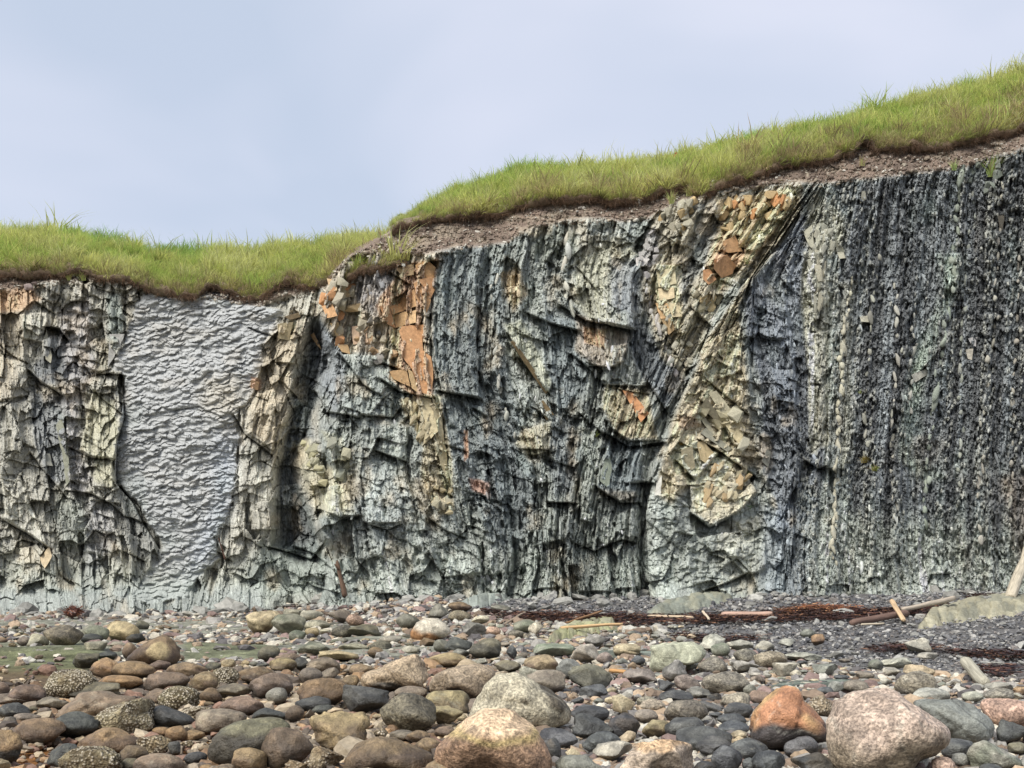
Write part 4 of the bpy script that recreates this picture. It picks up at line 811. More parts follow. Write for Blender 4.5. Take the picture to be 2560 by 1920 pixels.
def make_stone(x0, y0, x1, y1, typ, shape='round', outline=None, name='boulder', ridge=0, colfun=None, deep=.85, tilt=0, yfront=None):
    """a stone filling a measured outline, resting in the beach where its foot meets the ground"""
    seed = R.randrange(10**6); rr = random.Random(seed); wpx, hpx = x1-x0, y1-y0
    Yf = ground_at((x0+x1)/2, min(y1 if yfront is None else yfront, 1690)); ry = wpx/2*Yf/F*deep*rr.uniform(.85, 1.1); Yc = Yf+ry*.5
    k = Yc/F; P, faces = ico(5 if wpx > 130 else 4 if wpx > 52 else 3 if wpx > 14 else 2); P = P.copy()
    ncut = {'round': 6, 'block': 11, 'slab': 9, 'angular': 12}[shape]; amt = {'round': .6, 'block': .95, 'slab': .9, 'angular': 1.0}[shape]
    if outline is not None and shape == 'round': ncut, amt = 3, .45
    for _ in range(ncut):
        nrm = np.array([rr.gauss(0, 1), rr.gauss(0, .8), rr.gauss(0, 1)]); nrm /= np.linalg.norm(nrm); d = rr.uniform(.62, .9) if shape == 'round' else rr.uniform(.45, .8)
        q = P@nrm; P -= np.maximum(q-d, 0)[:, None]*nrm*amt
    P = P*(1+.15*n3(P, 1.3, seed % 97)+(.06 if shape == 'round' else .06)*n3(P, 3.1, seed % 89)+(.016 if shape == 'round' else .035)*n3(P, 7.5, seed % 83)-.05*np.exp(-(n3(P, 1.9, seed % 53)/.05)**2)*(seed % 3 > 0))[:, None]
    if ridge: P = P*(1+ridge*np.abs(n3(P@np.array([[1, 0, .6], [0, 1, 0], [-.6, 0, 1]])*np.array([.5, .5, 3.2]), 1.6, 7)))[:, None]
    if typ == 'barn': P = P*(1+.05*n3(P, 9, 5)+.03*n3(P, 19, 6))[:, None]
    if tilt: c_, s_ = math.cos(tilt), math.sin(tilt); P = P@np.array([[c_, 0, -s_], [0, 1, 0], [s_, 0, c_]])
    lo, hi = P.min(0), P.max(0); P = (P-(lo+hi)/2)/((hi-lo)/2)
    if outline is not None:
        o = np.array(outline, float); cx, cy = (o[:, 0].min()+o[:, 0].max())/2, (o[:, 1].min()+o[:, 1].max())/2
        th = np.linspace(-np.pi, np.pi, 181); rad = np.zeros(181)
        for i, a in enumerate(th):
            dxx, dyy = math.cos(a), -math.sin(a); best = 0
            for j in range(len(o)):
                ax, ay = o[j]-(cx, cy); bx, by = o[(j+1) % len(o)]-(cx, cy); ex, ey = bx-ax, by-ay; den = dxx*ey-dyy*ex
                if abs(den) < 1e-9: continue
                t = (ax*ey-ay*ex)/den; u = (ax*dyy-ay*dxx)/den
                if t > 0 and -1e-6 <= u <= 1+1e-6: best = max(best, t)
            rad[i] = best
        ker = np.array([1, 2, 3, 2, 1])/9; rad = np.convolve(np.concatenate([rad[-3:-1], rad, rad[1:3]]), ker, 'valid')
        a = np.arctan2(P[:, 2], P[:, 0]); rho = np.hypot(P[:, 0], P[:, 2]); sup = np.maximum(np.interp(a, th, np.interp(th, th, np.ones(181))), 1e-6)
        # own silhouette radius of the noisy ball, so the outline is met
        prof = np.array([rho[np.abs(((a-t+np.pi) % (2*np.pi))-np.pi) < .14].max() if (np.abs(((a-t+np.pi) % (2*np.pi))-np.pi) < .14).any() else 1 for t in th])
        r = np.interp(a, th, rad)*k*rho/np.interp(a, th, prof)
        W = np.stack([r*np.cos(a), P[:, 1]*ry, r*np.sin(a)], 1); x_c, y_c = cx, cy
    else:
        W = P*np.array([wpx/2*k, ry, hpx/2*k])*1.06; x_c, y_c = (x0+x1)/2, (y0+y1)/2
    org = unproj(np.array(x_c), np.array(y_c), Yc); zn = P[:, 2]
    b, p2, top, foot, mt, words = TYPES[typ]; jt = np.array([rr.uniform(.86, 1.14)]*3)*np.array([rr.uniform(.96, 1.05), 1, rr.uniform(.95, 1.05)])
    col = np.broadcast_to(lin(b), W.shape).copy(); nm = sstep(-.25, .35, n3(P, 1.7, seed % 71))[:, None]; col = col*(1-nm)+lin(p2)*nm
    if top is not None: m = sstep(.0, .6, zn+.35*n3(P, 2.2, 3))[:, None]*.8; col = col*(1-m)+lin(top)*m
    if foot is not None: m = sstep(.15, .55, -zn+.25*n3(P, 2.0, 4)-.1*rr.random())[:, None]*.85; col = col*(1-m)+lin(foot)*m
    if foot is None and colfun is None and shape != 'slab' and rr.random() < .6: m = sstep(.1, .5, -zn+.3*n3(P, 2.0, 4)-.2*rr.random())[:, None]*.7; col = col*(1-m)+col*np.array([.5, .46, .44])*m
    if colfun is not None: col = colfun(P, col)
    vein = np.exp(-(n3(P@np.array([[1, .3, .2], [0, 1, .4], [.5, 0, 1]]), 1.5, seed % 61)/.035)**2)[:, None]*(.35 if rr.random() < .3 else 0); col = col*(1-vein)+lin((190, 184, 170))*vein
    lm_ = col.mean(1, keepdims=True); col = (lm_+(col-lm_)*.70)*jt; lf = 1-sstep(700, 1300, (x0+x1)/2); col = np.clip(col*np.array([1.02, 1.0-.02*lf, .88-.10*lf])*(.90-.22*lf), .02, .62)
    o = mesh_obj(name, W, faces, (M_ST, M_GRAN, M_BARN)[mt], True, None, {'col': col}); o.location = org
    o.data.name = name
    STONES.append(dict(o=o, x=x_c, y=y_c, w=wpx, h=hpx, typ=typ, shape=shape, box=(x0, y0, x1, y1)))
    return o
E = {1: fr(0, 1278.8, .25), 2: fr(432, 1278.8, .25), 3: fr(864, 1278.8, .25), 4: fr(1296.1, 1278.8, .25), 5: fr(1659, 1278.8, .25)}
def split_z(thr, c, wob=.25, soft=.08):
    def f(P, col):
        m = sstep(thr-soft, thr+soft, -P[:, 2]+wob*n3(P, 1.6, 12))[:, None]; return col*(1-m)+lin(c)*m
    return f
def side_x(thr, c, sgn=1, wob=.2):
    def f(P, col):
        m = sstep(thr-.12, thr+.12, sgn*P[:, 0]+wob*n3(P, 1.9, 15))[:, None]; return col*(1-m)+lin(c)*m
    return f
LM = []      # landmark stones: key, name used when other labels refer to it
def landmark(fi, pts, typ, label, short, shape='round', **kw):
    P = E[fi](pts); xx = [p[0] for p in P]; yy = [p[1] for p in P]
    o = make_stone(min(xx), min(yy), max(xx), max(yy), typ, shape, P if len(P) > 4 else None, **kw)
    tag(o, label, 'boulder'); STONES[-1]['lab'] = label; LM.append((STONES[-1], short)); return o
def two(f, g): return lambda P, c: g(P, f(P, c))
landmark(4, [(1300, 1180), (1320, 1050), (1400, 960), (1480, 890), (1560, 830), (1640, 800), (1710, 830), (1760, 920), (1850, 1000), (1950, 1110), (1980, 1200), (1960, 1290), (1800, 1300), (1600, 1380), (1400, 1380), (1300, 1290)], 'orange',
         'orange peaked boulder with a black lower half among dark slate cobbles', 'orange peaked boulder', colfun=two(lambda P, c: c*0+lin((194, 124, 72))*(1-sstep(-.2, .5, n3(P, 1.4, 3)))[:, None]+lin((196, 150, 84))*sstep(-.2, .5, n3(P, 1.4, 3))[:, None], split_z(.12, (74, 66, 66), .22, .12)))
landmark(5, [(530, 1500), (510, 1300), (520, 1130), (600, 970), (750, 880), (950, 830), (1100, 830), (1180, 910), (1300, 1000), (1480, 1110), (1570, 1200), (1560, 1330), (1450, 1430), (1200, 1520), (900, 1570), (600, 1570)], 'gran',
         'largest pink and grey speckled granite boulder right of the orange peaked one', 'large pink speckled boulder', colfun=lambda P, c: c*.2+.8*(lin((200, 168, 150))*(1-sstep(-.3, .4, -P[:, 2]+.4*n3(P, 1.5, 3)))[:, None]+lin((160, 138, 112))*sstep(-.3, .4, -P[:, 2]+.4*n3(P, 1.5, 3))[:, None]))
landmark(3, [(560, 1110), (600, 1020), (700, 840), (760, 750), (850, 700), (1000, 690), (1130, 740), (1260, 820), (1380, 900), (1480, 1010), (1495, 1080), (1440, 1150), (1200, 1200), (900, 1220), (650, 1200)], 'gran',
         'big smooth grey humped granite boulder with a dark right end', 'big grey humped boulder', colfun=two(lambda P, c: c*.2+.8*lin((182, 174, 152)), side_x(.72, (84, 76, 64), 1, .35)))  # shade on the right end is put into the vertex colour
landmark(3, [(290, 1520), (310, 1320), (400, 1240), (560, 1100), (700, 1020), (860, 990), (980, 1010), (1080, 1090), (1190, 1180), (1260, 1290), (1310, 1420), (1330, 1600), (300, 1610)], 'gran',
         'brown humped granite boulder with a pink and yellow crown, in front of the grey one', 'pink-crowned brown boulder', colfun=lambda P, c: (lambda m, y: (lin((150, 118, 96))*(1-m)+lin((204, 176, 148))*m)*(1-y)+lin((188, 168, 104))*y)(sstep(.2, .45, P[:, 2]+.2*n3(P, 1.6, 3))[:, None], (np.exp(-((P[:, 2]-.32+.15*n3(P, 2, 8))/.12)**2)*.8)[:, None]))
landmark(4, [(90, 1560), (150, 1480), (260, 1360), (400, 1280), (500, 1255), (660, 1265), (800, 1320), (820, 1420), (830, 1590), (90, 1600)], 'gran',
         'pale orange granite boulder split by dark cracks at the bottom of the view', 'cracked granite boulder', 'block', colfun=lambda P, c: (lambda m, k: (lin((176, 156, 134))*(1-m)+lin((212, 172, 122))*m)*(1-k)+lin((40, 34, 30))*k)(sstep(.3, .6, P[:, 2]+.2*n3(P, 2, 3))[:, None], np.clip(np.exp(-((P[:, 0]+.12+.1*n3(P, 2.5, 4))/.018)**2)+np.exp(-((P[:, 0]-.38+.16*P[:, 2]+.1*n3(P, 2.5, 5))/.014)**2)*(P[:, 2] > .3), 0, 1)[:, None]*.9))
landmark(4, [(420, 650), (410, 580), (440, 500), (400, 470), (560, 430), (800, 425), (900, 470), (925, 530), (870, 600), (720, 630), (620, 640), (540, 700), (450, 700)], 'green',
         'large pale greenish-white boulder lying below the kelp line', 'pale greenish-white boulder', colfun=lambda P, c: c*.2+.8*lin((196, 198, 176)))
landmark(2, [(1815, 400), (1820, 340), (1870, 260), (1950, 222), (2060, 225), (2140, 290), (2172, 350), (2120, 400), (2000, 430), (1880, 432)], 'white',
         'white cobble with a rust-brown lower band near the gravel', 'white and rust cobble', colfun=lambda P, c: (lambda m: lin((222, 218, 206))*(1-m)+lin((190, 134, 72))*m)(sstep(.0, .35, -P[:, 2]-.35*P[:, 0]+.2*n3(P, 2, 3))[:, None]*(1-.7*sstep(.45, .8, P[:, 0]))[:, None]))
landmark(2, [(1370, 780), (1400, 700), (1540, 670), (1620, 610), (1780, 550), (1880, 530), (1940, 620), (1975, 720), (1970, 800), (1850, 860), (1560, 860), (1400, 840)], 'pink',
         'ridged pinkish boulder with a dark foot in the middle of the beach', 'ridged pinkish boulder', ridge=.10, colfun=two(lambda P, c: c*.3+.7*lin((182, 158, 132)), split_z(.42, (84, 74, 70))))
landmark(3, [(230, 800), (280, 720), (420, 650), (680, 615), (780, 650), (830, 700), (830, 820), (760, 930), (600, 950), (400, 890), (260, 870)], 'gran',
         'brown boulder with a pinkish flat top between ridged and grey humped boulders', 'pink-topped brown boulder', colfun=two(lambda P, c: c*.3+.7*lin((176, 146, 120)), split_z(.2, (72, 62, 58), .3)))
landmark(2, [(930, 1120), (960, 1060), (1150, 1025), (1440, 1030), (1475, 1100), (1480, 1220), (1440, 1290), (1280, 1370), (1100, 1370), (990, 1280), (980, 1200)], 'ochre',
         'ochre boulder with a brown cracked lower half', 'ochre cracked boulder', 'block', colfun=lambda P, c: c*(1-.8*np.exp(-((P[:, 2]+.02+.1*n3(P, 2, 5))/.03)**2))[:, None])
landmark(2, [(90, 1480), (75, 1360), (150, 1200), (300, 1120), (500, 1080), (700, 1090), (790, 1150), (780, 1300), (650, 1420), (400, 1500), (150, 1510)], 'olive',
         'large dark grey-green boulder with a pale upper rim', 'dark grey-green boulder', colfun=lambda P, c: (lambda m: lin((92, 88, 84))*(1-m)+lin((146, 146, 122))*m)(sstep(.15, .6, P[:, 2]+.25*n3(P, 2, 3))[:, None]))
landmark(1, [(845, 1070), (840, 1180), (950, 1225), (1180, 1225), (1320, 1200), (1300, 1050), (1260, 930), (1210, 910), (1050, 950), (900, 1010)], 'barn',
         'blocky cream barnacled boulder beside the black slate cobble', 'blocky barnacled boulder', 'block')
landmark(1, [(370, 850), (400, 780), (480, 680), (640, 665), (760, 680), (840, 740), (840, 830), (700, 930), (500, 930), (390, 910)], 'barn', 'rounded barnacle-crusted boulder beyond the purple stones at far left', 'rounded barnacled boulder')
landmark(1, [(650, 1370), (700, 1270), (860, 1180), (960, 1175), (1100, 1240), (1200, 1290), (1230, 1390), (900, 1400)], 'orange', 'orange domed boulder beside the rusty mud', 'orange domed boulder')
landmark(1, [(1080, 580), (1160, 500), (1300, 410), (1400, 368), (1480, 400), (1530, 480), (1565, 570), (1520, 630), (1350, 650), (1120, 640)], 'brown',
         'brown boulder with a round cream face, beyond the algae patch', 'cream-faced brown boulder', colfun=lambda P, c: (lambda m: c*(1-m)+lin((206, 182, 138))*m)(((1-sstep(.32, .42, np.hypot(P[:, 0]-.42, P[:, 2]-.12)))*(P[:, 1] < 0))[:, None]))
landmark(5, [(1250, 950), (1400, 920), (1640, 930), (1800, 980), (1920, 1090), (1962, 1180), (1940, 1270), (1780, 1325), (1600, 1300), (1400, 1180), (1290, 1040)], 'slate',
         'flat smooth slate-grey boulder crossed by a thin seam, behind the pink speckled one', 'seamed slate-grey boulder', colfun=lambda P, c: (c*.2+.8*lin((140, 142, 136)))*(1-.6*np.exp(-((P[:, 0]*.8+P[:, 2]*.5-.42)/.02)**2))[:, None])
landmark(2, [(400, 200), (480, 165), (640, 160), (690, 190), (650, 280), (580, 365), (460, 360), (410, 300)], 'cream', 'cream and rust block leaning on a green-grey slab under the cliff', 'cream and rust block', 'block')
landmark(2, [(1255, 250), (1290, 195), (1350, 183), (1420, 240), (1415, 290), (1300, 295)], 'pink', 'small salmon-pink cobble below the dark gully of the cliff', 'salmon-pink cobble')
landmark(1, [(0, 1190), (80, 1190), (160, 1240), (190, 1330), (170, 1440), (60, 1500), (-60, 1500), (-80, 1250)], 'orange', 'orange boulder with a black foot cut by the left edge', 'orange boulder at the left edge', colfun=split_z(.0, (62, 56, 54)))
landmark(2, [(525, 1400), (530, 1290), (620, 1180), (720, 1160), (860, 1200), (950, 1290), (990, 1360), (900, 1450), (760, 1540), (600, 1540)], 'purple', 'round purple-brown boulder leaning on the grey-green one', 'round purple-brown boulder')
landmark(1, [(1290, 1000), (1400, 980), (1560, 1040), (1690, 1110), (1640, 1160), (1400, 1175), (1330, 1130)], 'dark', 'smooth black slate cobble beside the blocky barnacled boulder', 'black slate cobble', colfun=lambda P, c: c*.3+.7*lin((72, 76, 84)))
landmark(2, [(1240, 1540), (1260, 1420), (1340, 1310), (1540, 1245), (1700, 1260), (1850, 1330), (2020, 1400), (2040, 1560)], 'brown', 'wide tan-crowned brown boulder at the bottom beside cream barnacles', 'wide tan-crowned boulder')
landmark(1, [(500, 1080), (580, 970), (700, 860), (850, 850), (1000, 880), (1200, 910), (1100, 1080), (800, 1110)], 'mauve', 'long tan and mauve boulder with a yellow blotch near its left end', 'long mauve boulder', colfun=lambda P, c: c*.4+.6*lin((164, 138, 110)))
landmark(5, [(1850, 970), (1900, 925), (2100, 920), (2300, 960), (2300, 1150), (2000, 1190), (1890, 1090)], 'pink', 'pink and cream granite boulder cut by the right edge', 'pink boulder at the right edge')
landmark(5, [(1715, 1400), (1760, 1290), (1860, 1270), (2000, 1340), (2180, 1440), (2190, 1510), (1950, 1550), (1760, 1530)], 'green', 'striped grey-green boulder in the lower right corner', 'striped grey-green boulder', colfun=lambda P, c: c*(1+.22*np.sin(9*(P[:, 0]*.6+P[:, 2]*1.6)+3*n3(P, 1.5, 5)))[:, None]*1.05)
HAND = {1: [(380, 290, 690, 470, 'dbarn'), (700, 280, 940, 440, 'green'), (930, 255, 1200, 430, 'cream'), (700, 360, 880, 445, 'slate'), (1170, 250, 1290, 340, 'olive'), (240, 360, 400, 470, 'pale', 'block'), (740, 430, 920, 505, 'pale', 'angular'),
  (620, 530, 850, 660, 'olive', 'slab'), (830, 510, 1000, 590, 'slate', 'slab'), (780, 570, 1060, 750, 'orange'), (980, 600, 1330, 760, 'orange'), (1290, 590, 1470, 680, 'purple'), (1450, 610, 1780, 740, 'tan'), (830, 720, 1210, 860, 'orange'),
  (1250, 690, 1640, 860, 'purple'), (1640, 690, 1880, 870, 'tan'), (1830, 650, 2060, 820, 'barn'), (550, 780, 1060, 940, 'olive', 'slab'), (-40, 780, 80, 900, 'purple'), (80, 800, 390, 985, 'purple'), (-40, 870, 260, 985, 'mauve', 'slab'),
  (-20, 960, 260, 1100, 'slate'), (1380, 820, 1720, 1040, 'barn'), (1240, 840, 1480, 1000, 'purple'), (1570, 990, 1830, 1110, 'barn', 'slab'), (1730, 830, 1920, 960, 'brown'), (1880, 790, 2170, 930, 'mauve', 'slab'), (1700, 1020, 2110, 1220, 'mauve'),
  (430, 1040, 840, 1260, 'slate'), (80, 1090, 550, 1310, 'brown'), (320, 910, 600, 1010, 'mauve', 'slab'), (130, 1050, 350, 1130, 'mauve'), (20, 1075, 140, 1160, 'mauve'), (400, 1310, 680, 1530, 'slate', 'block'), (520, 1340, 1060, 1580, 'barn'),
  (1020, 1330, 1280, 1520, 'brown'), (1040, 1440, 1230, 1550, 'olive'), (1200, 1230, 1480, 1400, 'barn', 'block'), (1180, 1400, 1580, 1580, 'purple'), (1450, 1290, 1560, 1410, 'slate'), (1060, 440, 1180, 580, 'brown'), (1100, 360, 1240, 440, 'dark', 'block'), (960, 430, 1090, 490, 'pale', 'angular')],
 2: [(620, 190, 910, 390, 'green', 'slab'), (720, 145, 880, 230, 'pale', 'block'), (860, 160, 1060, 250, 'pale'), (1100, 150, 1300, 270, 'mauve', 'block'), (890, 240, 1120, 330, 'pale'), (910, 310, 1030, 400, 'cream'), (1140, 285, 1310, 395, 'dbarn'), (770, 330, 910, 430, 'green'),
  (1700, 190, 1900, 320, 'grey'), (1900, 395, 2050, 485, 'brown', 'block'), (1450, 475, 1600, 570, 'brown'), (1040, 510, 1370, 590, 'cream', 'slab'), (1740, 465, 1900, 535, 'white'), (500, 470, 680, 590, 'olive'), (660, 530, 870, 620, 'purple', 'slab'), (815, 565, 940, 670, 'slate'),
  (930, 565, 1210, 700, 'mauve'), (330, 650, 660, 790, 'brown'), (440, 700, 800, 920, 'purple'), (850, 655, 1050, 800, 'mauve'), (1040, 650, 1200, 770, 'mauve', 'block'), (1210, 720, 1370, 840, 'tan'), (1290, 620, 1500, 740, 'tan'), (850, 745, 1280, 1000, 'brown'),
  (570, 830, 750, 970, 'grey'), (1230, 810, 1620, 1050, 'slate', 'angular'), (1690, 815, 1960, 930, 'mauve'), (1570, 880, 2030, 1210, 'dbarn'), (830, 905, 1130, 1040, 'slate'), (970, 970, 1150, 1050, 'slate'), (740, 980, 900, 1120, 'purple'), (420, 1000, 760, 1110, 'slate', 'slab'),
  (160, 905, 540, 1080, 'purple'), (290, 1350, 570, 1560, 'tan'), (900, 1340, 1230, 1560, 'barn', 'angular'), (720, 1450, 930, 1580, 'barn', 'angular'), (1640, 1190, 1850, 1290, 'mauve'), (1780, 1200, 1990, 1310, 'brown'), (1860, 1260, 2070, 1390, 'tan'), (1480, 1180, 1620, 1260, 'barn', 'block'),
  (600, 570, 830, 690, 'ochre'), (850, 430, 1110, 550, 'green', 'angular'), (1200, 435, 1460, 520, 'pale', 'angular'), (1460, 420, 1650, 500, 'dbarn', 'angular'), (1560, 380, 1740, 450, 'pale'), (1280, 280, 1560, 400, 'olive', 'slab'), (160, 795, 440, 920, 'mauve', 'slab'), (1280, 820, 1360, 900, 'green')],
 3: [(200, 850, 590, 1080, 'ochre'), (600, 400, 870, 575, 'olive'), (390, 390, 620, 540, 'slate'), (290, 410, 430, 525, 'grey'), (420, 160, 610, 260, 'gran'), (240, 100, 420, 235, 'grey', 'angular'), (620, 205, 770, 290, 'white', 'block'), (540, 260, 760, 385, 'grey', 'slab'),
  (730, 300, 870, 380, 'pink'), (980, 240, 1200, 350, 'green'), (240, 530, 570, 650, 'ochre'), (440, 490, 600, 570, 'grey'), (1080, 545, 1360, 720, 'tan'), (1350, 580, 1560, 745, 'grey'), (1030, 640, 1290, 770, 'pale', 'angular'), (1100, 680, 1430, 860, 'mauve', 'block'),
  (1480, 455, 1720, 620, 'white', 'block'), (1700, 520, 1830, 625, 'mauve'), (1460, 630, 1830, 845, 'olive', 'angular'), (1560, 800, 1790, 920, 'slate', 'block'), (1160, 450, 1500, 565, 'green', 'slab'), (820, 590, 1040, 700, 'olive', 'slab'), (1850, 450, 2070, 560, 'cream'),
  (1840, 890, 2030, 1050, 'cream', 'angular'), (2050, 900, 2230, 1030, 'dbarn'), (1480, 980, 1800, 1110, 'slate'), (1490, 1050, 1830, 1290, 'slate', 'angular'), (1800, 1050, 2070, 1280, 'dark'), (1190, 1180, 1530, 1380, 'slate', 'block'), (1240, 1260, 1390, 1490, 'dark'),
  (1580, 1210, 1900, 1400, 'slate'), (1880, 1200, 2040, 1320, 'cream', 'block'), (1670, 1290, 2010, 1460, 'pale', 'slab'), (1350, 1410, 1760, 1580, 'grey', 'slab'), (1430, 1340, 1570, 1430, 'cream', 'block'), (300, 1165, 480, 1250, 'purple'), (480, 1050, 580, 1120, 'cream'), (280, 990, 540, 1170, 'ochre', 'angular'),
  (220, 1460, 480, 1600, 'brown'), (920, 460, 1010, 580, 'slate', 'angular'), (930, 330, 1070, 400, 'dbarn'), (1110, 260, 1230, 370, 'white', 'angular'), (420, 90, 620, 170, 'brown', 'slab'), (790, 110, 960, 180, 'grey', 'slab'), (1600, 370, 1770, 480, 'grey', 'angular')],
 4: [(850, 365, 1080, 510, 'pale', 'angular'), (960, 440, 1120, 555, 'green'), (660, 380, 750, 435, 'pale'), (120, 450, 350, 560, 'cream'), (270, 550, 390, 635, 'slate'), (540, 585, 760, 780, 'grey', 'block'), (740, 600, 850, 670, 'pale', 'block'), (850, 560, 1090, 710, 'dbarn'), (1160, 490, 1360, 610, 'dbarn'),
  (1345, 510, 1610, 660, 'gran'), (1590, 520, 1900, 600, 'pale', 'slab'), (1130, 590, 1360, 700, 'pale', 'block'), (880, 690, 1280, 880, 'dbarn'), (640, 715, 860, 850, 'mauve'), (510, 760, 650, 870, 'slate', 'block'), (200, 665, 480, 800, 'mauve', 'slab'), (1500, 610, 1700, 730, 'pale', 'block'),
  (1840, 620, 2060, 730, 'grey', 'block'), (1640, 670, 1740, 745, 'white'), (520, 850, 800, 960, 'slate'), (560, 935, 920, 1150, 'dbarn'), (570, 1085, 900, 1280, 'slate'), (360, 1110, 610, 1270, 'ochre', 'block'), (300, 1015, 500, 1130, 'mauve'), (1020, 1050, 1250, 1160, 'slate'), (1020, 1115, 1280, 1250, 'slate'),
  (670, 1165, 1140, 1370, 'slate'), (830, 1255, 1130, 1420, 'slate', 'block'), (960, 1330, 1230, 1560, 'slate'), (1110, 1270, 1450, 1460, 'slate'), (1290, 855, 1490, 980, 'purple'), (1040, 870, 1300, 1010, 'gran'), (1070, 960, 1310, 1090, 'slate'), (1590, 1250, 1880, 1430, 'slate'), (1680, 1380, 2000, 1570, 'dark', 'block'),
  (1320, 1370, 1600, 1570, 'slate'), (1230, 1430, 1340, 1550, 'slate'), (1140, 1200, 1270, 1270, 'cream'), (1140, 1250, 1300, 1330, 'cream', 'slab'), (340, 930, 560, 1050, 'gran'), (820, 1460, 1000, 1580, 'dark'), (1800, 900, 2010, 1100, 'barn'), (1090, 410, 1320, 500, 'pale', 'angular'), (1330, 420, 1500, 500, 'pale', 'block'),
  (750, 820, 960, 930, 'grey', 'slab'), (1240, 800, 1350, 900, 'grey'), (820, 940, 1060, 1040, 'slate', 'slab'), (1540, 400, 1680, 470, 'pale', 'block')],
 5: [(1100, 685, 1450, 910, 'gran'), (1200, 630, 1440, 750, 'cream', 'block'), (1260, 830, 1560, 960, 'pale'), (1870, 775, 2120, 865, 'pale', 'slab'), (1970, 1105, 2220, 1320, 'slate', 'block'), (1500, 1275, 1770, 1440, 'slate'), (1570, 1190, 1710, 1310, 'mauve'),
  (1590, 1395, 1740, 1510, 'grey'), (1415, 1425, 1610, 1570, 'pink'), (1830, 1490, 2040, 1590, 'slate'), (650, 760, 860, 880, 'mauve'), (520, 770, 650, 880, 'grey', 'block'), (1180, 395, 1400, 525, 'pale', 'angular'), (280, 320, 420, 400, 'grey'), (370, 365, 480, 460, 'orange', 'block'),
  (860, 580, 1000, 670, 'green', 'block'), (980, 570, 1230, 665, 'pale', 'slab'), (1680, 860, 1850, 950, 'pale'), (1850, 830, 2110, 940, 'dbarn'), (2130, 820, 2260, 890, 'orange'), (2060, 870, 2200, 935, 'white', 'slab'), (2080, 1300, 2280, 1410, 'olive'), (400, 820, 560, 900, 'slate'), (1300, 520, 1460, 580, 'pale', 'slab'), (1900, 600, 2040, 650, 'pale', 'slab'), (1720, 610, 1820, 650, 'pale', 'slab')]}
for fi, L_ in HAND.items():
    for s in L_:
        (a, b), (c, d) = E[fi]([(s[0], s[1]), (s[2], s[3])])
        make_stone(a, b, c, d, s[4], s[5] if len(s) > 5 else 'round', tilt=R.uniform(-.15, .15))
# the rest of the cobbles: fill what the measured stones leave free
def free(x, y, w_, h_, keep=.55):
    for s in STONES:
        b = s['box']; ox = min(x+w_/2, b[2])-max(x-w_/2, b[0]); oy = min(y+h_/2, b[3])-max(y-h_/2, b[1])
        if ox > 0 and oy > 0 and ox*oy > (1-keep)*min(w_*h_, s['w']*s['h']): return False
    return True
made = 0; tries = 0
while made < 262 and tries < 14000:
    tries += 1
    x = R.uniform(-20, 2230); y = R.uniform(1345, 1665)
    if x < 190 and 1395 < y < 1500: continue
    if 395 < x < 580 and y < 1428: continue
    if x > 1500 and y < 1345+(x-1500)*.16+30: continue
    if x < 600 and y < 1352: continue
    if 30 < x < 130 and y > 1590: continue
    near = (y-1340)/320; w_ = (13+34*near)*R.uniform(.6, 1.5); shelf = x > 560 and y < 1480
    h_ = w_*(R.uniform(.3, .55) if shelf else R.uniform(.42, .7))
    if not free(x, y, w_, h_, .75): continue
    if shelf or x > 1900: typ = R.choice(['pale', 'pale', 'grey', 'grey', 'green', 'mauve', 'slate', 'cream', 'dbarn'])
    elif x > 1150: typ = R.choice(['slate', 'slate', 'dark', 'grey', 'mauve', 'cream', 'slate', 'tan', 'dbarn'])
    else: typ = R.choice(['purple', 'brown', 'tan', 'mauve', 'slate', 'grey', 'orange', 'olive', 'cream', 'barn'])
    make_stone(x-w_/2, y-h_/2, x+w_/2, y+h_/2, typ, R.choice(['slab', 'slab', 'angular', 'block']) if shelf else R.choice(['round', 'round', 'block']), name='cobble', tilt=R.uniform(-.2, .2)); made += 1
# labels: every stone is told apart by its look and by the landmark next to it
NOUN = {'round': 'rounded', 'block': 'blocky', 'slab': 'flat', 'angular': 'jagged'}
from collections import defaultdict
bags = defaultdict(list)
for s in STONES:
    if 'lab' in s: continue
    big = s['w'] > 62; size = 'large' if s['w'] > 100 else 'medium' if s['w'] > 55 else 'small' if s['w'] > 26 else 'tiny'
    best = min(LM, key=lambda q: math.hypot((q[0]['x']-s['x'])*.8, (q[0]['y']-s['y'])*1.6))
    dx = s['x']-best[0]['x']; dy = (s['y']+s['h']/2)-(best[0]['y']+best[0]['h']/2)
    rel_ = ('right of' if dx > 0 else 'left of') if abs(dx) > abs(dy)*1.6 else ('in front of' if dy > 0 else 'behind')
    s['dist'] = math.hypot(dx, dy*2); bags[(size, s['typ'], s['shape'], rel_, best[1])].append(s)
ORD = ['', 'second', 'third', 'fourth', 'fifth', 'sixth', 'seventh', 'eighth', 'ninth', 'tenth', 'eleventh', 'twelfth']
for (size, typ, shp, rel_, lm), L_ in bags.items():
    L_.sort(key=lambda s: s['dist'])
    for i, s in enumerate(L_):
        noun = 'boulder' if s['w'] > 55 else 'cobble'
        lab = f"{size} {NOUN[shp]} {TYPES[typ][5]} {noun} {rel_} the {lm}" if i == 0 else f"{ORD[min(i, 11)]} nearest {size} {NOUN[shp]} {TYPES[typ][5]} {noun} {rel_} the {lm}"
        tag(s['o'], lab, noun, 'boulders strewn over the beach' if noun == 'boulder' else 'cobbles between the boulders'); s['o'].name = noun

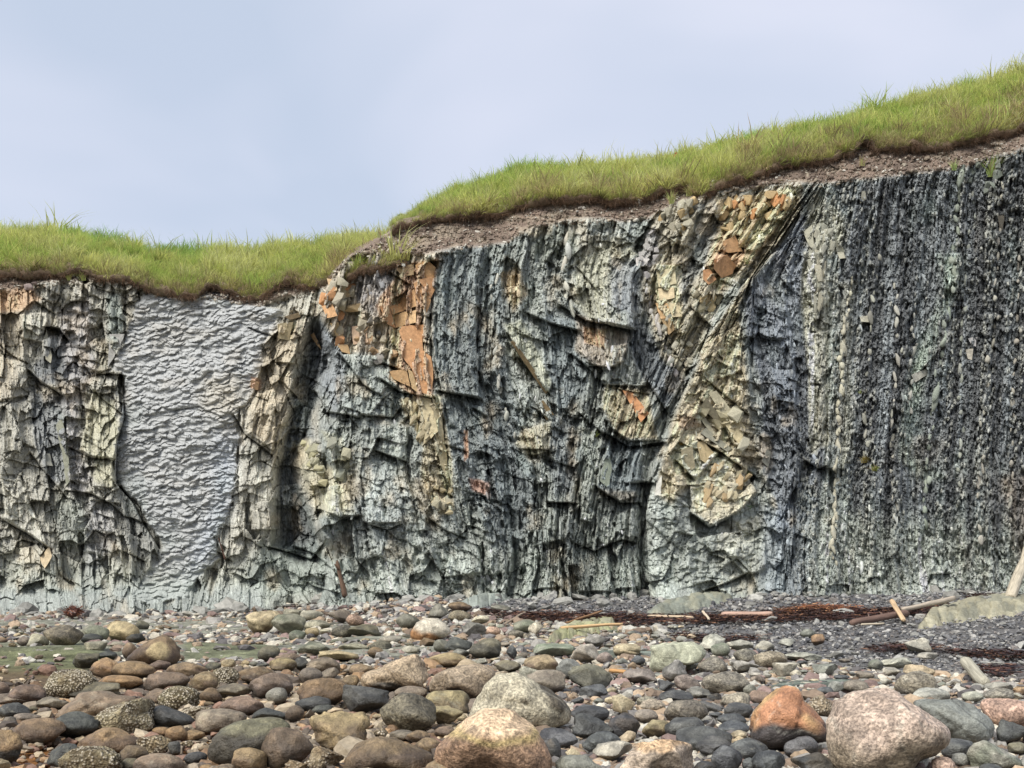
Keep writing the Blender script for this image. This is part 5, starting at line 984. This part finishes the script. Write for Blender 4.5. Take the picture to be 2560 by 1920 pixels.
# ------------------------------------------------------------------ pebbles and shingle
def pebble_mesh(name, seed, flat=1.0):
    r = random.Random(seed); bm = bmesh.new(); bmesh.ops.create_icosphere(bm, subdivisions=1 if flat < .5 else 2, radius=1)
    for v in bm.verts: v.co = v.co*(1+r.uniform(-.22, .2)); v.co.z *= flat
    me = bpy.data.meshes.new(name); bm.to_mesh(me); bm.free(); me.materials.append(M_PEB); return me
def peb_mat():
    m, n, l, b = newmat('pebble', .75, .3); t = n.new('ShaderNodeTexCoord').outputs['Object']
    f = tex_noise(n, l, t, 3, 3, .6); c = mixc(n, l, 1.0, attr(n, 'col', 'INSTANCER'), mapr(n, l, f, .3, .7, .75, 1.25), 'MULTIPLY'); l.new(c, b.inputs['Base Color']); return m
M_PEB = peb_mat()
PEB = [pebble_mesh('pebble', 700+i, .38) for i in range(6)]+[pebble_mesh('pebble', 720+i, .8) for i in range(4)]
gxp = np.random.default_rng(5)
N = 52000; X_ = gxp.uniform(-60, 2270, N); V_ = 1276+(gxp.random(N)**1.25)*400
zone = np.where(X_ > 1400+(V_-1345)*0, 1, 0)
top = np.interp(X_, [0, 350, 1050, 1500, 2212], [1328, 1322, 1290, 1286, 1276]); ok = V_ > top-3; X_, V_ = X_[ok], V_[ok]; N = len(X_)
Yp = F*EYE/(V_-HY)
for _ in range(14):
    z_ = gz((X_-CX)/F*Yp, Yp); Yp = np.minimum(.5*Yp+.5*F*(EYE-z_)/(V_-HY), 37.5)
Xw = (X_-CX)/F*Yp
gravel = sstep(0, 20, poly_sd([(1000, 1270), (2700, 1260), (2700, 1480), (1880, 1460), (1560, 1410), (1380, 1355), (980, 1325)], X_, V_))
wetz = ((X_ < 240) & (V_ > 1398) & (V_ < 1490)) | ((X_ > 390) & (X_ < 580) & (V_ > 1388) & (V_ < 1424)); mudz = (X_ < 480) & (V_ > 1575)
keep = (~wetz | (gxp.random(N) < .12)) & (~mudz | (gxp.random(N) < .35))
X_, V_, Yp, Xw, gravel = [a[keep] for a in (X_, V_, Yp, Xw, gravel)]; N = len(X_)
pxs = np.where(gravel > .5, 1.2+gxp.gamma(2.0, .9, N), (2.0+gxp.gamma(2.0, 1.9, N))*(.8+.9*(V_-1290)/370)); foot_ = np.exp(-((V_-np.interp(X_, [0, 350, 1050, 1500, 2212], [1328, 1322, 1290, 1286, 1276]))/7)**2); big_ = (gxp.random(N) < .015*(gravel > .5)+.12*foot_); pxs = pxs*(1+1.8*big_)
sz = pxs*Yp/F
pal = np.array([lin(c) for c in [(170, 166, 154), (140, 136, 128), (112, 108, 104), (92, 88, 86), (160, 140, 116), (186, 178, 160), (120, 104, 88), (132, 112, 104)]])
palg = np.array([lin(c) for c in [(112, 111, 110), (92, 92, 93), (130, 129, 126), (158, 155, 148), (80, 80, 82), (122, 116, 110)]])
cP = pal[gxp.integers(0, 8, N)]; cG = palg[gxp.integers(0, 6, N)]; left_ = ((X_ < 1150) & (V_ > 1440))[:, None]
gs_ = 1.0
cP = np.where(left_, cP*np.array([.92, .8, .66]), cP)
cc = np.where(gravel[:, None] > .5, cG, cP)*gxp.uniform(.75, 1.25, (N, 1)); cc = np.where((big_ > 0)[:, None], lin((150, 148, 140))*gxp.uniform(.5, 1.2, (N, 1)), cc)
Zp = gz(Xw, Yp)+.03*fbm(Xw*.9, Yp*.9, 82, 3)-.03
rot = np.stack([gxp.normal(0, .3, N), gxp.normal(0, .3, N), gxp.uniform(0, 6.28, N)], 1); scl = sz[:, None]*np.stack([gxp.uniform(.8, 1.5, N), gxp.uniform(.7, 1.1, N), gxp.uniform(.7, 1.1, N)], 1)
scatter('shingle', PEB, np.stack([Xw, Yp, Zp+sz*.25], 1), rot, scl, gxp.integers(0, 10, N), np.clip(cc, .02, .6), 'grey and brown pebbles between the boulders and up to the cliff')
RUB = [blob_mesh('rubble_piece', 2, 760+i, .3, 10, M_PEB) for i in range(8)]
m_ = (gravel < .3) & (V_ > 1350) & (gxp.random(N) < .085); nr2 = int(m_.sum()); s_r = (5+gxp.gamma(2, 1.5, nr2))*(.65+.7*(V_[m_]-1350)/310)*Yp[m_]/F
scatter('rubble', RUB, np.stack([Xw[m_], Yp[m_], Zp[m_]+s_r*.3], 1), np.stack([gxp.normal(0, .3, nr2), gxp.normal(0, .3, nr2), gxp.uniform(0, 6.28, nr2)], 1), s_r[:, None]*np.stack([gxp.uniform(.9, 1.6, nr2), gxp.uniform(.7, 1.1, nr2), gxp.uniform(.4, .8, nr2)], 1), gxp.integers(0, 8, nr2), np.clip(cc[m_]*.95, .02, .6), 'fist-sized broken stones packed between the boulders')
# scree on the soil above the rock, parented to nothing: loose stones on the brown slope
n_ = 5200; xs2 = gxp.uniform(-60, 2290, n_*3); y0_ = interp(GRASS_LOW, xs2); y1_ = interp(SOIL_LOW, xs2)+8
tq = gxp.random(n_*3); ys2 = y0_+4+(y1_-y0_-4)*tq; okk = (y1_-y0_ > 6); xs2, ys2 = xs2[okk][:n_], ys2[okk][:n_]; n_ = len(xs2)
ci = np.clip(np.round((xs2-xs[0])/(xs[-1]-xs[0])*(NXC-1)).astype(int), 0, NXC-1); ri = np.clip(np.round((ys2-ytop[ci])/(1352-ytop[ci])*(NYC-1)).astype(int), 0, NYC-1)
dY = YW[ri, ci]; s2 = gxp.gamma(2.2, .75, n_)*dY/F*.85+.008; palS = np.array([lin(c) for c in [(150, 138, 120), (176, 166, 148), (118, 102, 88), (200, 194, 180), (132, 120, 104), (104, 90, 78)]])
scatter('scree', PEB, unproj(xs2, ys2, dY-.01), np.stack([gxp.uniform(0, 6, n_), gxp.normal(0, .3, n_), gxp.uniform(0, 6.28, n_)], 1), s2[:, None]*np.stack([gxp.uniform(.8, 1.8, n_), gxp.uniform(.6, 1, n_), gxp.uniform(.6, 1, n_)], 1), gxp.integers(0, 10, n_), palS[gxp.integers(0, 6, n_)]*gxp.uniform(.7, 1.1, (n_, 1)), 'small loose stones on the brown soil slope above the rock face')
# flakes of rock lying loose all over the broken shale
n_ = 9000; xs3 = np.concatenate([gxp.uniform(1600, 2290, 6500), gxp.uniform(700, 1600, 2500)]); ys3 = np.concatenate([gxp.uniform(370, 1270, 6500), gxp.uniform(520, 1270, 2500)])
okk = ys3 > interp(SOIL_LOW, xs3)+2; xs3, ys3 = xs3[okk], ys3[okk]; n_ = len(xs3)
ci = np.clip(np.round((xs3-xs[0])/(xs[-1]-xs[0])*(NXC-1)).astype(int), 0, NXC-1); ri = np.clip(np.round((ys3-ytop[ci])/(1352-ytop[ci])*(NYC-1)).astype(int), 0, NYC-1)
dY = YW[ri, ci]; cc3 = COL[ri, ci]*gxp.uniform(.8, 1.35, (n_, 1)); s3 = gxp.gamma(2.5, .6, n_)*dY/F
scatter('rock_flakes', PEB, unproj(xs3, ys3, dY), np.stack([gxp.normal(0, .3, n_), gxp.normal(0, .25, n_), gxp.normal(0, .6, n_)], 1), s3[:, None]*np.stack([gxp.uniform(.5, .9, n_), gxp.uniform(.5, 1, n_), gxp.uniform(1.5, 4.0, n_)], 1), gxp.integers(0, 10, n_), np.clip(cc3, .02, .6), 'small chips of shale standing out all over the broken cliff face', cliff)

# ------------------------------------------------------------------ rock shelves standing out of the shingle
def shelf(pts, typ, lab, cat='rock', h=.25, layered=True):
    """a bare rock outcrop: own outline on the beach, raised and layered"""
    xx = [p[0] for p in pts]; yy = [p[1] for p in pts]; x0, x1, y0, y1 = min(xx), max(xx), min(yy), max(yy)
    nx, ny = 90, 46; X, Y = np.meshgrid(np.linspace(x0-4, x1+4, nx), np.linspace(y0-4, y1+4, ny)); sd_ = poly_sd(pts, X+3*fbm(X/9, Y/9, 4, 3), Y+2*fbm(X/9, Y/9, 5, 3))
    Yd = ground_np(X, np.maximum(Y, 1262)); q = np.clip(sd_/7, -1, 1)
    D_ = fbm(X/22, Y/14, 8, 3)*.03+.03*(vnoise(X/40+Y/9, Y/6, 9)) if layered else fbm(X/14, Y/10, 8, 4)*.07
    P = unproj(X, Y, Yd); P[..., 2] += h*sstep(-.3, 1, q)-.12*(q < -.3)+D_*sstep(-.2, .8, q); P[..., 1] -= 0
    f1, f2, *_ = worley(X/22+.3*fbm(X/20, Y/20, 3), Y/12, 31); P[..., 2] -= .06*np.clip(1-(f2-f1)/.14, 0, 1); P[..., 2] += .03*hash2(_[-2], _[-1], 5)*sstep(0, .5, q)
    b, p2 = TYPES[typ][:2] if isinstance(typ, str) else typ
    m = sstep(-.2, .4, fbm(X/18, Y/10, 14, 4))[..., None]; col = (lin(b)*(1-m)+lin(p2)*m)*(.72+.5*hash2(_[-2], _[-1], 6))[..., None]; org = P.reshape(-1, 3).mean(0)
    o = mesh_obj('rock_shelf', P.reshape(-1, 3)-org, grid_faces(ny, nx), M_CLIFFP, True, None, {'col': np.clip(col*.8, .02, .6).reshape(-1, 3)}); o.location = org
    tag(o, lab, cat); return o
M_CLIFFP = surf_mat('shelf_rock', 6, 28, .05, .25)
shelf([(1195, 1372), (1240, 1350), (1300, 1338), (1325, 1340), (1335, 1358), (1250, 1378), (1180, 1392)], ((176, 176, 134), (160, 156, 130)), 'flat yellowish rock shelf below the thickest kelp', h=.14)
shelf([(1985, 1352), (2010, 1322), (2060, 1306), (2110, 1290), (2230, 1284), (2230, 1318), (2150, 1328), (2050, 1342)], ((176, 170, 144), (146, 144, 126)), 'yellow-green rock outcrop beside the driftwood at right', h=.12)
shelf([(1400, 1322), (1440, 1300), (1540, 1275), (1600, 1262), (1580, 1290), (1500, 1318), (1420, 1332)], ((150, 154, 140), (170, 168, 146)), 'low greenish rock rib running down from the fault into the kelp', h=.10)
shelf([(990, 1302), (1050, 1286), (1110, 1276), (1100, 1292), (1040, 1306)], ((158, 164, 154), (140, 146, 138)), 'small grey-green rock rib reaching out below the middle of the cliff', h=.15)

# ------------------------------------------------------------------ kelp wrack
def wrack(name, strips, n, cols, lab, seed, lens=(.12, .5), hgt=.10, wd=.011):
    r = random.Random(seed); vs = []; fs = []; cs = []
    tot = [((b[0]-a[0]), a, b) for st in strips for a, b in zip(st[:-1], st[1:])]
    wts = [abs(t[0])*(t[1][2]+t[2][2]) for t in tot]
    for i in range(n):
        _, a, b = r.choices(tot, wts)[0]; t = r.random(); x = a[0]+(b[0]-a[0])*t; y = a[1]+(b[1]-a[1])*t; th = a[2]+(b[2]-a[2])*t
        y += max(-1, min(1, r.gauss(0, .5)))*th
        Y = ground_at(x, y); p = Vector(((x-CX)/F*Y, Y, float(gz((x-CX)/F*Y, Y))+r.uniform(0, hgt))); ang = r.uniform(0, 6.283); L_ = r.uniform(*lens); k0 = len(vs); c = r.choice(cols); cj = r.uniform(.5, 1.35); seg = 6
        up = r.uniform(-.15, .35)
        for s in range(seg+1):
            w_ = wd*r.choice((.6, 1, 1, 1.8))*r.uniform(.6, 1.3)*(1-.5*s/seg); d = Vector((math.cos(ang), math.sin(ang)*.6, up*r.uniform(-.6, 1.0)))
            sd2 = Vector((-d.y, d.x, r.uniform(-.5, .9))).normalized()*w_; vs += [p-sd2, p+sd2]; cs += [lin(c)*cj]*2
            p = p+d*(L_/seg); ang += r.gauss(0, .6); p.z = max(p.z, float(gz(p.x, p.y))+.005)
        fs += [(k0+2*s, k0+2*s+1, k0+2*s+3, k0+2*s+2) for s in range(seg)]
    V = np.array([v[:] for v in vs]); o = mesh_obj(name, V, np.array(fs), M_KELP, True, None, {'col': np.clip(np.array(cs), .005, .5)})
    tag(o, lab, kind='stuff'); return o
M_KELP, n_, l_, b_ = newmat('kelp', .45, .5); l_.new(attr(n_, 'col'), b_.inputs['Base Color'])
DKELP = [(54, 34, 30), (70, 42, 34), (44, 32, 30), (86, 56, 44), (128, 92, 68), (40, 32, 32), (60, 36, 30)]
wrack('kelp', [[(1035, 1322, 2), (1100, 1332, 5), (1180, 1336, 9), (1260, 1338, 12), (1340, 1342, 13), (1400, 1344, 10), (1480, 1340, 8), (1600, 1338, 8), (1680, 1334, 11), (1760, 1328, 14), (1830, 1330, 12), (1900, 1328, 8), (1980, 1322, 6), (2050, 1310, 4)]], 9000, DKELP, 'dark red-brown band of dried kelp along the foot of the shingle bank', 31)
wrack('kelp', [[(1690, 1325, 5), (1740, 1318, 8), (1800, 1320, 8), (1850, 1318, 5)]], 900, [(156, 100, 66), (130, 82, 56), (176, 128, 90), (96, 58, 44)], 'orange-brown kelp heaped at the right end of the dark band', 32)
wrack('kelp', [[(1880, 1410, 3), (1930, 1404, 6), (1975, 1402, 6), (2010, 1404, 3)], [(2040, 1410, 3), (2110, 1418, 5), (2220, 1420, 5)], [(2110, 1452, 3), (2140, 1460, 7), (2190, 1450, 5)], [(2010, 1340, 3), (2040, 1334, 4)], [(1460, 1378, 3), (1560, 1386, 4), (1640, 1380, 3)]], 1300, DKELP, 'scattered shreds of dark kelp lying lower on the grey shingle', 33)
wrack('kelp', [[(440, 1318, 4), (500, 1312, 6), (560, 1308, 4), (640, 1305, 3), (760, 1302, 2)]], 900, DKELP[:3]+[(96, 84, 78)], 'thin dark wrack line under the grey cliff at left', 34)
wrack('kelp', [[(2100, 1290, 3), (2140, 1294, 5), (2160, 1306, 3)]], 350, DKELP[:3], 'dark kelp draped over the yellow-green outcrop', 35)

# ------------------------------------------------------------------ driftwood
def wood_mat():
    m, n, l, b = newmat('driftwood', .8, .2); t = n.new('ShaderNodeTexCoord').outputs['Object']; mp = n.new('ShaderNodeMapping'); mp.inputs['Scale'].default_value = (1.2, 22, 22); l.new(t, mp.inputs[0])
    f = tex_noise(n, l, mp.outputs[0], 1.5, 4, .6, .5); oi = n.new('ShaderNodeObjectInfo'); c = mixc(n, l, 1.0, oi.outputs['Color'], mapr(n, l, f, .3, .7, .62, 1.25), 'MULTIPLY'); l.new(c, b.inputs['Base Color'])
    l.new(bump(n, l, f, .02, .8), b.inputs['Normal']); return m
M_WOOD = wood_mat()
def log(p0, p1, r0, r1, c, lab, name='driftwood_log', cat='driftwood', knots=2, lift=0, seed=1, flat=1.0):
    """p0, p1: picture points of the two ends on the beach (x, y, extra height)"""
    A = Vector(p0); B = Vector(p1); ax = (B-A); L_ = ax.length; r = random.Random(seed); N_ = 18; K = 10; vs = []; fs = []
    for i in range(N_+1):
        t = i/N_; rad = (r0*(1-t)+r1*t)*(1+.10*mn.noise(Vector((t*5, seed, 0)))); off = Vector((0, .05*L_*.25*mn.noise(Vector((t*2.2, seed*2, 3))), .04*L_*.25*mn.noise(Vector((t*2.2, seed*3, 9)))))
        if i in (0, N_): rad *= .82
        for k in range(K):
            a = 2*math.pi*k/K; q = rad*(1+.13*mn.noise(Vector((math.cos(a)*1.5, math.sin(a)*1.5, t*3+seed)))); jx = 0 if 0 < i < N_ else r.uniform(-.5, .5)*r0
            vs.append((t*L_+jx, math.cos(a)*q+off.y, math.sin(a)*q*flat+off.z))
    for i in range(N_):
        for k in range(K): a = i*K+k; b = i*K+(k+1) % K; fs.append((a, b, b+K, a+K))
    fs.append(tuple(range(K))[::-1]); fs.append(tuple(N_*K+k for k in range(K)))
    for j in range(knots):        # broken branch stubs
        t = r.uniform(.2, .85); a = r.uniform(.2, 2.8); b0 = Vector((t*L_, math.cos(a)*r0*.6, math.sin(a)*r0*.6)); d = Vector((r.uniform(.2, .8), math.cos(a), math.sin(a))).normalized(); l2 = r0*r.uniform(1.5, 2.6); k0 = len(vs)
        u = d.orthogonal().normalized(); v = d.cross(u)
        for s in (0, 1):
            for k in range(5): w_ = r0*(.4-.22*s); an = 2*math.pi*k/5; vs.append(tuple(b0+d*l2*s+u*math.cos(an)*w_+v*math.sin(an)*w_))
        fs += [(k0+k, k0+(k+1) % 5, k0+5+(k+1) % 5, k0+5+k) for k in range(5)]+[tuple(k0+5+k for k in range(5))]
    o = mesh_obj(name, vs, fs, M_WOOD, True); o.location = A
    X = ax.normalized(); o.rotation_euler = X.to_track_quat('X', 'Z').to_euler(); o.color = (*[float(v) for v in lin(c)*.8], 1); tag(o, lab, cat); return o
def gp(x, y, up=0.0):
    Y = ground_at(x, y); return (float((x-CX)/F*Y), float(Y), float(gz((x-CX)/F*Y, Y))+up)
log(gp(1560, 1336, .09), gp(1668, 1336, .10), .085, .07, (196, 164, 144), 'thick pale pinkish driftwood plank on the kelp band, ends cut square', seed=3, knots=0, flat=.8)
log(gp(1400, 1340, .09), gp(1498, 1344, .10), .035, .04, (212, 190, 160), 'thin pale driftwood pole lying on the darkest kelp', seed=4, knots=0)
log(gp(1838, 1352, .06), gp(1960, 1336, .12), .065, .08, (128, 104, 92), 'dark weathered log with a broken left end beside the orange kelp', seed=5, knots=3)
log(gp(1948, 1332, .16), gp(2062, 1320, .30), .05, .065, (198, 184, 164), 'long pale grey log resting over the dark log', seed=6, knots=1)
log(gp(1952, 1345, .05), gp(1926, 1334, .38), .055, .06, (214, 184, 146), 'short split pale stump leaning across the two logs', seed=7, knots=0, flat=.6)
log(gp(2182, 1300, .10), tuple(unproj(np.array(2224.), np.array(1180.), 33.6)), .15, .13, (208, 196, 172), 'bleached white log leaning upright against the cliff at the right edge', seed=8, knots=0)
log(gp(1212, 1376, .17), gp(1345, 1368, .18), .035, .028, (222, 186, 138), 'long thin peeled stick lying on the flat yellowish rock shelf', 'driftwood_stick', seed=9, knots=0)
log(gp(1216, 1448, .05), gp(1252, 1450, .05), .035, .03, (206, 184, 152), 'short pale broken stick by the jagged olive boulder', 'driftwood_stick', seed=10, knots=0)
log(gp(1318, 1456, .05), gp(1352, 1460, .05), .03, .03, (206, 160, 108), 'short orange broken stick right of the jagged olive boulder', 'driftwood_stick', seed=11, knots=0)
log(gp(2085, 1466, .22), gp(2128, 1489, .07), .075, .07, (186, 180, 160), 'stubby grey cut driftwood billet near the right edge', 'driftwood_stick', seed=12, knots=0)
log(gp(1860, 1352, .03), gp(1910, 1350, .03), .02, .02, (210, 196, 170), 'thin white stick just below the dark weathered log', 'driftwood_stick', seed=13, knots=0)
log(gp(1092, 1352, .05), gp(1135, 1332, .10), .025, .03, (176, 158, 136), 'bent grey-brown branch at the left tip of the kelp', 'driftwood_stick', seed=14, knots=2)
log(gp(1222, 1356, .10), gp(1300, 1336, .16), .02, .025, (160, 124, 92), 'slender brown stick poking out of the kelp', 'driftwood_stick', seed=15, knots=1)
log(gp(1518, 1338, .18), gp(1532, 1346, .08), .03, .03, (226, 208, 180), 'tiny white wood chip standing in the kelp', 'driftwood_stick', seed=16, knots=0)
log(tuple(unproj(np.array(745.), np.array(1288.), 35.0)), tuple(unproj(np.array(728.), np.array(1212.), 35.3)), .10, .05, (110, 88, 72), 'brown splintered timber standing in the gully of the cliff', 'driftwood_log', seed=17, knots=1, flat=.5)
log(tuple(unproj(np.array(486.), np.array(1208.), 35.3)), tuple(unproj(np.array(472.), np.array(1162.), 35.7)), .03, .012, (74, 52, 40), 'dark twisted twig stuck in the foot of the grey rippled face', 'driftwood_stick', seed=18, knots=2)
# rusty clump at the far left
def clump_thing(name, x, y, w_, h_, cols, lab, cat, seed, n=260):
    r = random.Random(seed); Y = ground_at(x, y); k = Y/F; vs = []; fs = []; cs = []
    c0 = Vector(((x-CX)/F*Y, Y, float(gz((x-CX)/F*Y, Y))+.05+h_*k*.4))
    P, fc = ico(2); base = len(P)
    for i, p in enumerate(P): q = Vector(p)*(1+.3*mn.noise(Vector(p)*2)); vs.append(c0+Vector((q.x*w_*k*.42, q.y*w_*k*.4, q.z*h_*k*.42))); cs.append(lin(cols[0])*.6)
    fs = [tuple(f) for f in fc]
    for i in range(n):
        a, b = r.uniform(0, 6.28), r.uniform(-.2, 1.4); d = Vector((math.cos(a)*math.cos(b), math.sin(a)*math.cos(b), math.sin(b))); p = c0+Vector((d.x*w_*k*.42, d.y*w_*k*.4, d.z*h_*k*.4)); t = Vector((r.gauss(0, 1), r.gauss(0, 1), r.gauss(0, 1))).normalized()
        q = p+t*w_*k*r.uniform(.1, .3)+d*w_*k*.05; s_ = t.cross(d).normalized()*.016; k0 = len(vs); vs += [p-s_, p+s_, q+s_*.4, q-s_*.4]; fs.append((k0, k0+1, k0+2)); fs.append((k0, k0+2, k0+3)); cs += [lin(r.choice(cols))*r.uniform(.6, 1.2)]*4
    V = np.array([v[:] for v in vs]); org = np.array([c0.x, c0.y, c0.z-h_*k*.4]); me_o = mesh_obj(name, V-org, fs, M_KELP, False, None, {'col': np.clip(np.array(cs), .005, .5)}); me_o.location = org; tag(me_o, lab, cat); return me_o
clump_thing('seaweed_clump', 158, 1335, 40, 24, [(96, 56, 40), (126, 76, 50), (78, 46, 36)], 'rusty brown ball of dried weed on the pale shelf at far left', 'seaweed', 41)

# ------------------------------------------------------------------ small things on the hill, the soil and the face
def tuft(x, y, Yd, h, n, cA, lab, seed, lean=.9, dead=.25):
    r = random.Random(seed); org = unproj(np.array(float(x)), np.array(float(y)), Yd); vs = []; fs = []; cs = []
    for i in range(n):
        a = r.uniform(0, 6.283); le = r.uniform(.1, 1)*lean; hh = h*r.uniform(.5, 1.1); dx, dy = math.cos(a)*le, math.sin(a)*le*.8-.25; c = lin(cA)*r.uniform(.7, 1.25) if r.random() > dead else lin((168, 146, 108)); k0 = len(vs); bx = r.gauss(0, .03)
        for s in range(4):
            t = s/3; p = Vector((bx+dx*hh*t**1.5, dy*hh*t**1.5, hh*(t-.5*le*t**2.3))); w_ = .010*(1-t)**.7
            if s < 3: vs += [p-Vector((w_, 0, 0)), p+Vector((w_, 0, 0))]; cs += [c*(.7+.5*t)]*2
            else: vs.append(p); cs.append(c*1.2)
        fs += [(k0, k0+1, k0+3), (k0, k0+3, k0+2), (k0+2, k0+3, k0+5), (k0+2, k0+5, k0+4), (k0+4, k0+5, k0+6)]
    o = mesh_obj('grass_tuft', np.array([v[:] for v in vs]), fs, M_TUFT, True, None, {'col': np.clip(np.array(cs), .01, .6)}); o.location = org; tag(o, lab, 'grass tuft', 'lone tufts of grass growing on the cliff'); return o
M_TUFT, n_, l_, b_ = newmat('tuft_blade', .6, .3); l_.new(attr(n_, 'col'), b_.inputs['Base Color'])
tf = [(2140, 382, .85, 70, (176, 198, 110), 'largest bright green tuft hanging below the turf at the right edge', .9), (2060, 368, .40, 26, (170, 196, 116), 'small green tuft on bare soil left of the largest tuft', .8), (1862, 358, .35, 20, (190, 192, 120), 'yellowish tuft on the brown soil under the turf step', .9),
      (1450, 442, .50, 60, (190, 196, 124), 'pale tuft at the tip of the turf tongue above the buff blocks', .8), (1490, 424, .45, 60, (184, 194, 116), 'pale tuft higher up on the same turf tongue', .8), (1250, 436, .30, 24, (196, 196, 130), 'thin tuft hanging over the dark hollow under the turf', .9), (1682, 368, .3, 22, (150, 178, 110), 'little blue-green tuft on the soil left of the turf step', .8),
      (820, 514, .40, 16, (170, 180, 120), 'sparse upright grass stalks on the notch between the two hilltops', .5), (1285, 944, .22, 40, (140, 156, 80), 'low green plant on a ledge in the middle of the cliff', 1.4), (1612, 570, .26, 26, (140, 150, 84), 'small green plant beside the orange blocks under the fault', 1.3),
      (1472, 962, .20, 30, (150, 126, 70), 'brown withered plant on the fault, left of the leaning slabs', 1.4), (1616, 1030, .26, 36, (110, 130, 80), 'dark green weed in the hollow under the leaning slabs', 1.3), (1868, 1000, .30, 60, (146, 130, 62), 'mossy yellow-brown plant low on the dark shale', 1.5), (1890, 1018, .28, 50, (130, 140, 60), 'mossy green plant touching the yellow-brown one on the dark shale', 1.5), (1618, 1100, .2, 20, (110, 140, 70), 'tiny green weed below the buff pillar', 1.3),
      (1860, 850, .16, 16, (100, 124, 60), 'tiny dark green weed high on the dark shale', 1.3), (150, 606, .4, 70, (190, 196, 116), 'clump of pale grass fallen below the dark lip at far left', .9), (180, 606, .4, 60, (180, 190, 110), 'second clump of fallen grass below the dark lip, nearer the grey face', .9), (575, 640, .3, 50, (150, 146, 80), 'ragged olive tuft over the right shoulder of the grey face', 1.1)]
for i, (x, y, h, n_b, c, lab, le) in enumerate(tf):
    Yt = cliffY(x, min(max(y, interp(GRASS_LOW, x)), 1300))[0]-.06; tuft(x, y, Yt, h, n_b, c, lab, 900+i, le)
# tall stalks with seed heads standing along the skyline
def stalks(pts, sky, run, low, lab, seed):
    r = random.Random(seed); vs = []; fs = []; cs = []
    for x, hpx in pts:
        yb = interp(sky, x)+6; yd = cliffY(min(max(x, -60), 2290), interp(low, x)-2)[0]-.42+run*.92; b = Vector(unproj(np.array(float(x)), np.array(float(yb)), yd)); h = hpx*yd/F; le = r.uniform(-.1, .5); k0 = len(vs)
        for s in range(5):
            t = s/4; w_ = .0065*(1-.6*t)+(.012 if s == 4 and r.random() < .3 else 0); p = b+Vector((le*h*t**2, 0, h*(t-.25*abs(le)*t*t))); vs += [p-Vector((w_, 0, 0)), p+Vector((w_, 0, 0))]; cs += [lin((150, 158, 96))*r.uniform(.7, 1)]*2
        fs += [(k0+2*s, k0+2*s+1, k0+2*s+3, k0+2*s+2) for s in range(4)]
    o = mesh_obj('grass', np.array([v[:] for v in vs]), np.array(fs), M_TUFT, True, None, {'col': np.array(cs)}); tag(o, lab, kind='stuff')
rs = random.Random(77)
stalks([(rs.uniform(0, 820), rs.uniform(10, 26)) for _ in range(420)], SKYLINE, 8.0, lowL, 'single taller stalks along the lower skyline', 78)
stalks([(rs.uniform(880, 2260), rs.uniform(12, 34)) for _ in range(1100)], SKY2, 7.0, lowM, 'single taller bent stalks along the rising skyline', 79)
# red marker post on the skyline
M_RED = piece_mat('red_paint', .004, 6, .2)
def box_mesh(name, sx, sy, sz, parent=None, taper=1.0):
    bm = bmesh.new(); bmesh.ops.create_cube(bm, size=1)
    for v in bm.verts: k = taper if v.co.z > 0 else 1; v.co = Vector((v.co.x*sx*k, v.co.y*sy*k, (v.co.z+.5)*sz))
    bmesh.ops.bevel(bm, geom=bm.edges, offset=min(sx, sy)*.15, segments=2, affect='EDGES')
    me = bpy.data.meshes.new(name); bm.to_mesh(me); bm.free(); me.materials.append(M_RED); o = bpy.data.objects.new(name, me); C.objects.link(o); o.parent = parent; return o
mk = bpy.data.objects.new('marker_post', None); C.objects.link(mk); mk.location = tuple(unproj(np.array(1452.), np.array(352.), 41.5)); mk.rotation_euler = (0, .35, 0)
tag(mk, 'small leaning faded red marker sticking up from the grass on the skyline', 'marker')
a_ = box_mesh('post', .15, .10, .30, mk, .7); a_.color = (*[float(v) for v in lin((196, 116, 100))], 1); b2 = box_mesh('cap', .13, .11, .10, mk, .8); b2.location = (.01, 0, .29); b2.rotation_euler = (0, .5, 0); b2.color = (*[float(v) for v in lin((150, 52, 56))], 1)
# pale stones on the soil slope
for i, (x, y, w_, h_, c, lab) in enumerate([(1378, 436, 26, 13, (214, 208, 198), 'bright whitish stone on the bare soil under the turf hollow'), (1418, 424, 11, 7, (190, 182, 170), 'little pale stone right of the whitish stone on the soil'), (1434, 423, 7, 6, (186, 176, 164), 'smallest pale stone in the soil hollow, by the turf tongue'),
      (62, 621, 24, 17, (172, 156, 150), 'rounded pinkish-grey stone on the soil at far left'), (11, 601, 14, 9, (184, 176, 164), 'flat pale stone beneath the dark lip at the left edge'), (76, 612, 14, 8, (166, 148, 140), 'small stone behind the rounded pinkish-grey one'), (145, 589, 8, 7, (190, 184, 176), 'tiny pale stone stuck in the dark lip'), (1543, 392, 14, 8, (196, 188, 176), 'pale stone at the edge of the turf above the buff blocks'), (1254, 450, 14, 7, (180, 172, 160), 'flat grey stone in the scree below the thin hanging tuft')]):
    Yd = cliffY(x, y)[0]-.05; me = blob_mesh('stone', 3, 950+i, .3, 5); o = bpy.data.objects.new('stone', me); C.objects.link(o); o.location = tuple(unproj(np.array(float(x)), np.array(float(y)), Yd)); k = Yd/F/2
    o.scale = (w_*k, w_*k*.8, h_*k); o.color = (*[float(v) for v in lin(c)*.85], 1); tag(o, lab, 'stone', 'stones lying on the soil of the cliff edge')
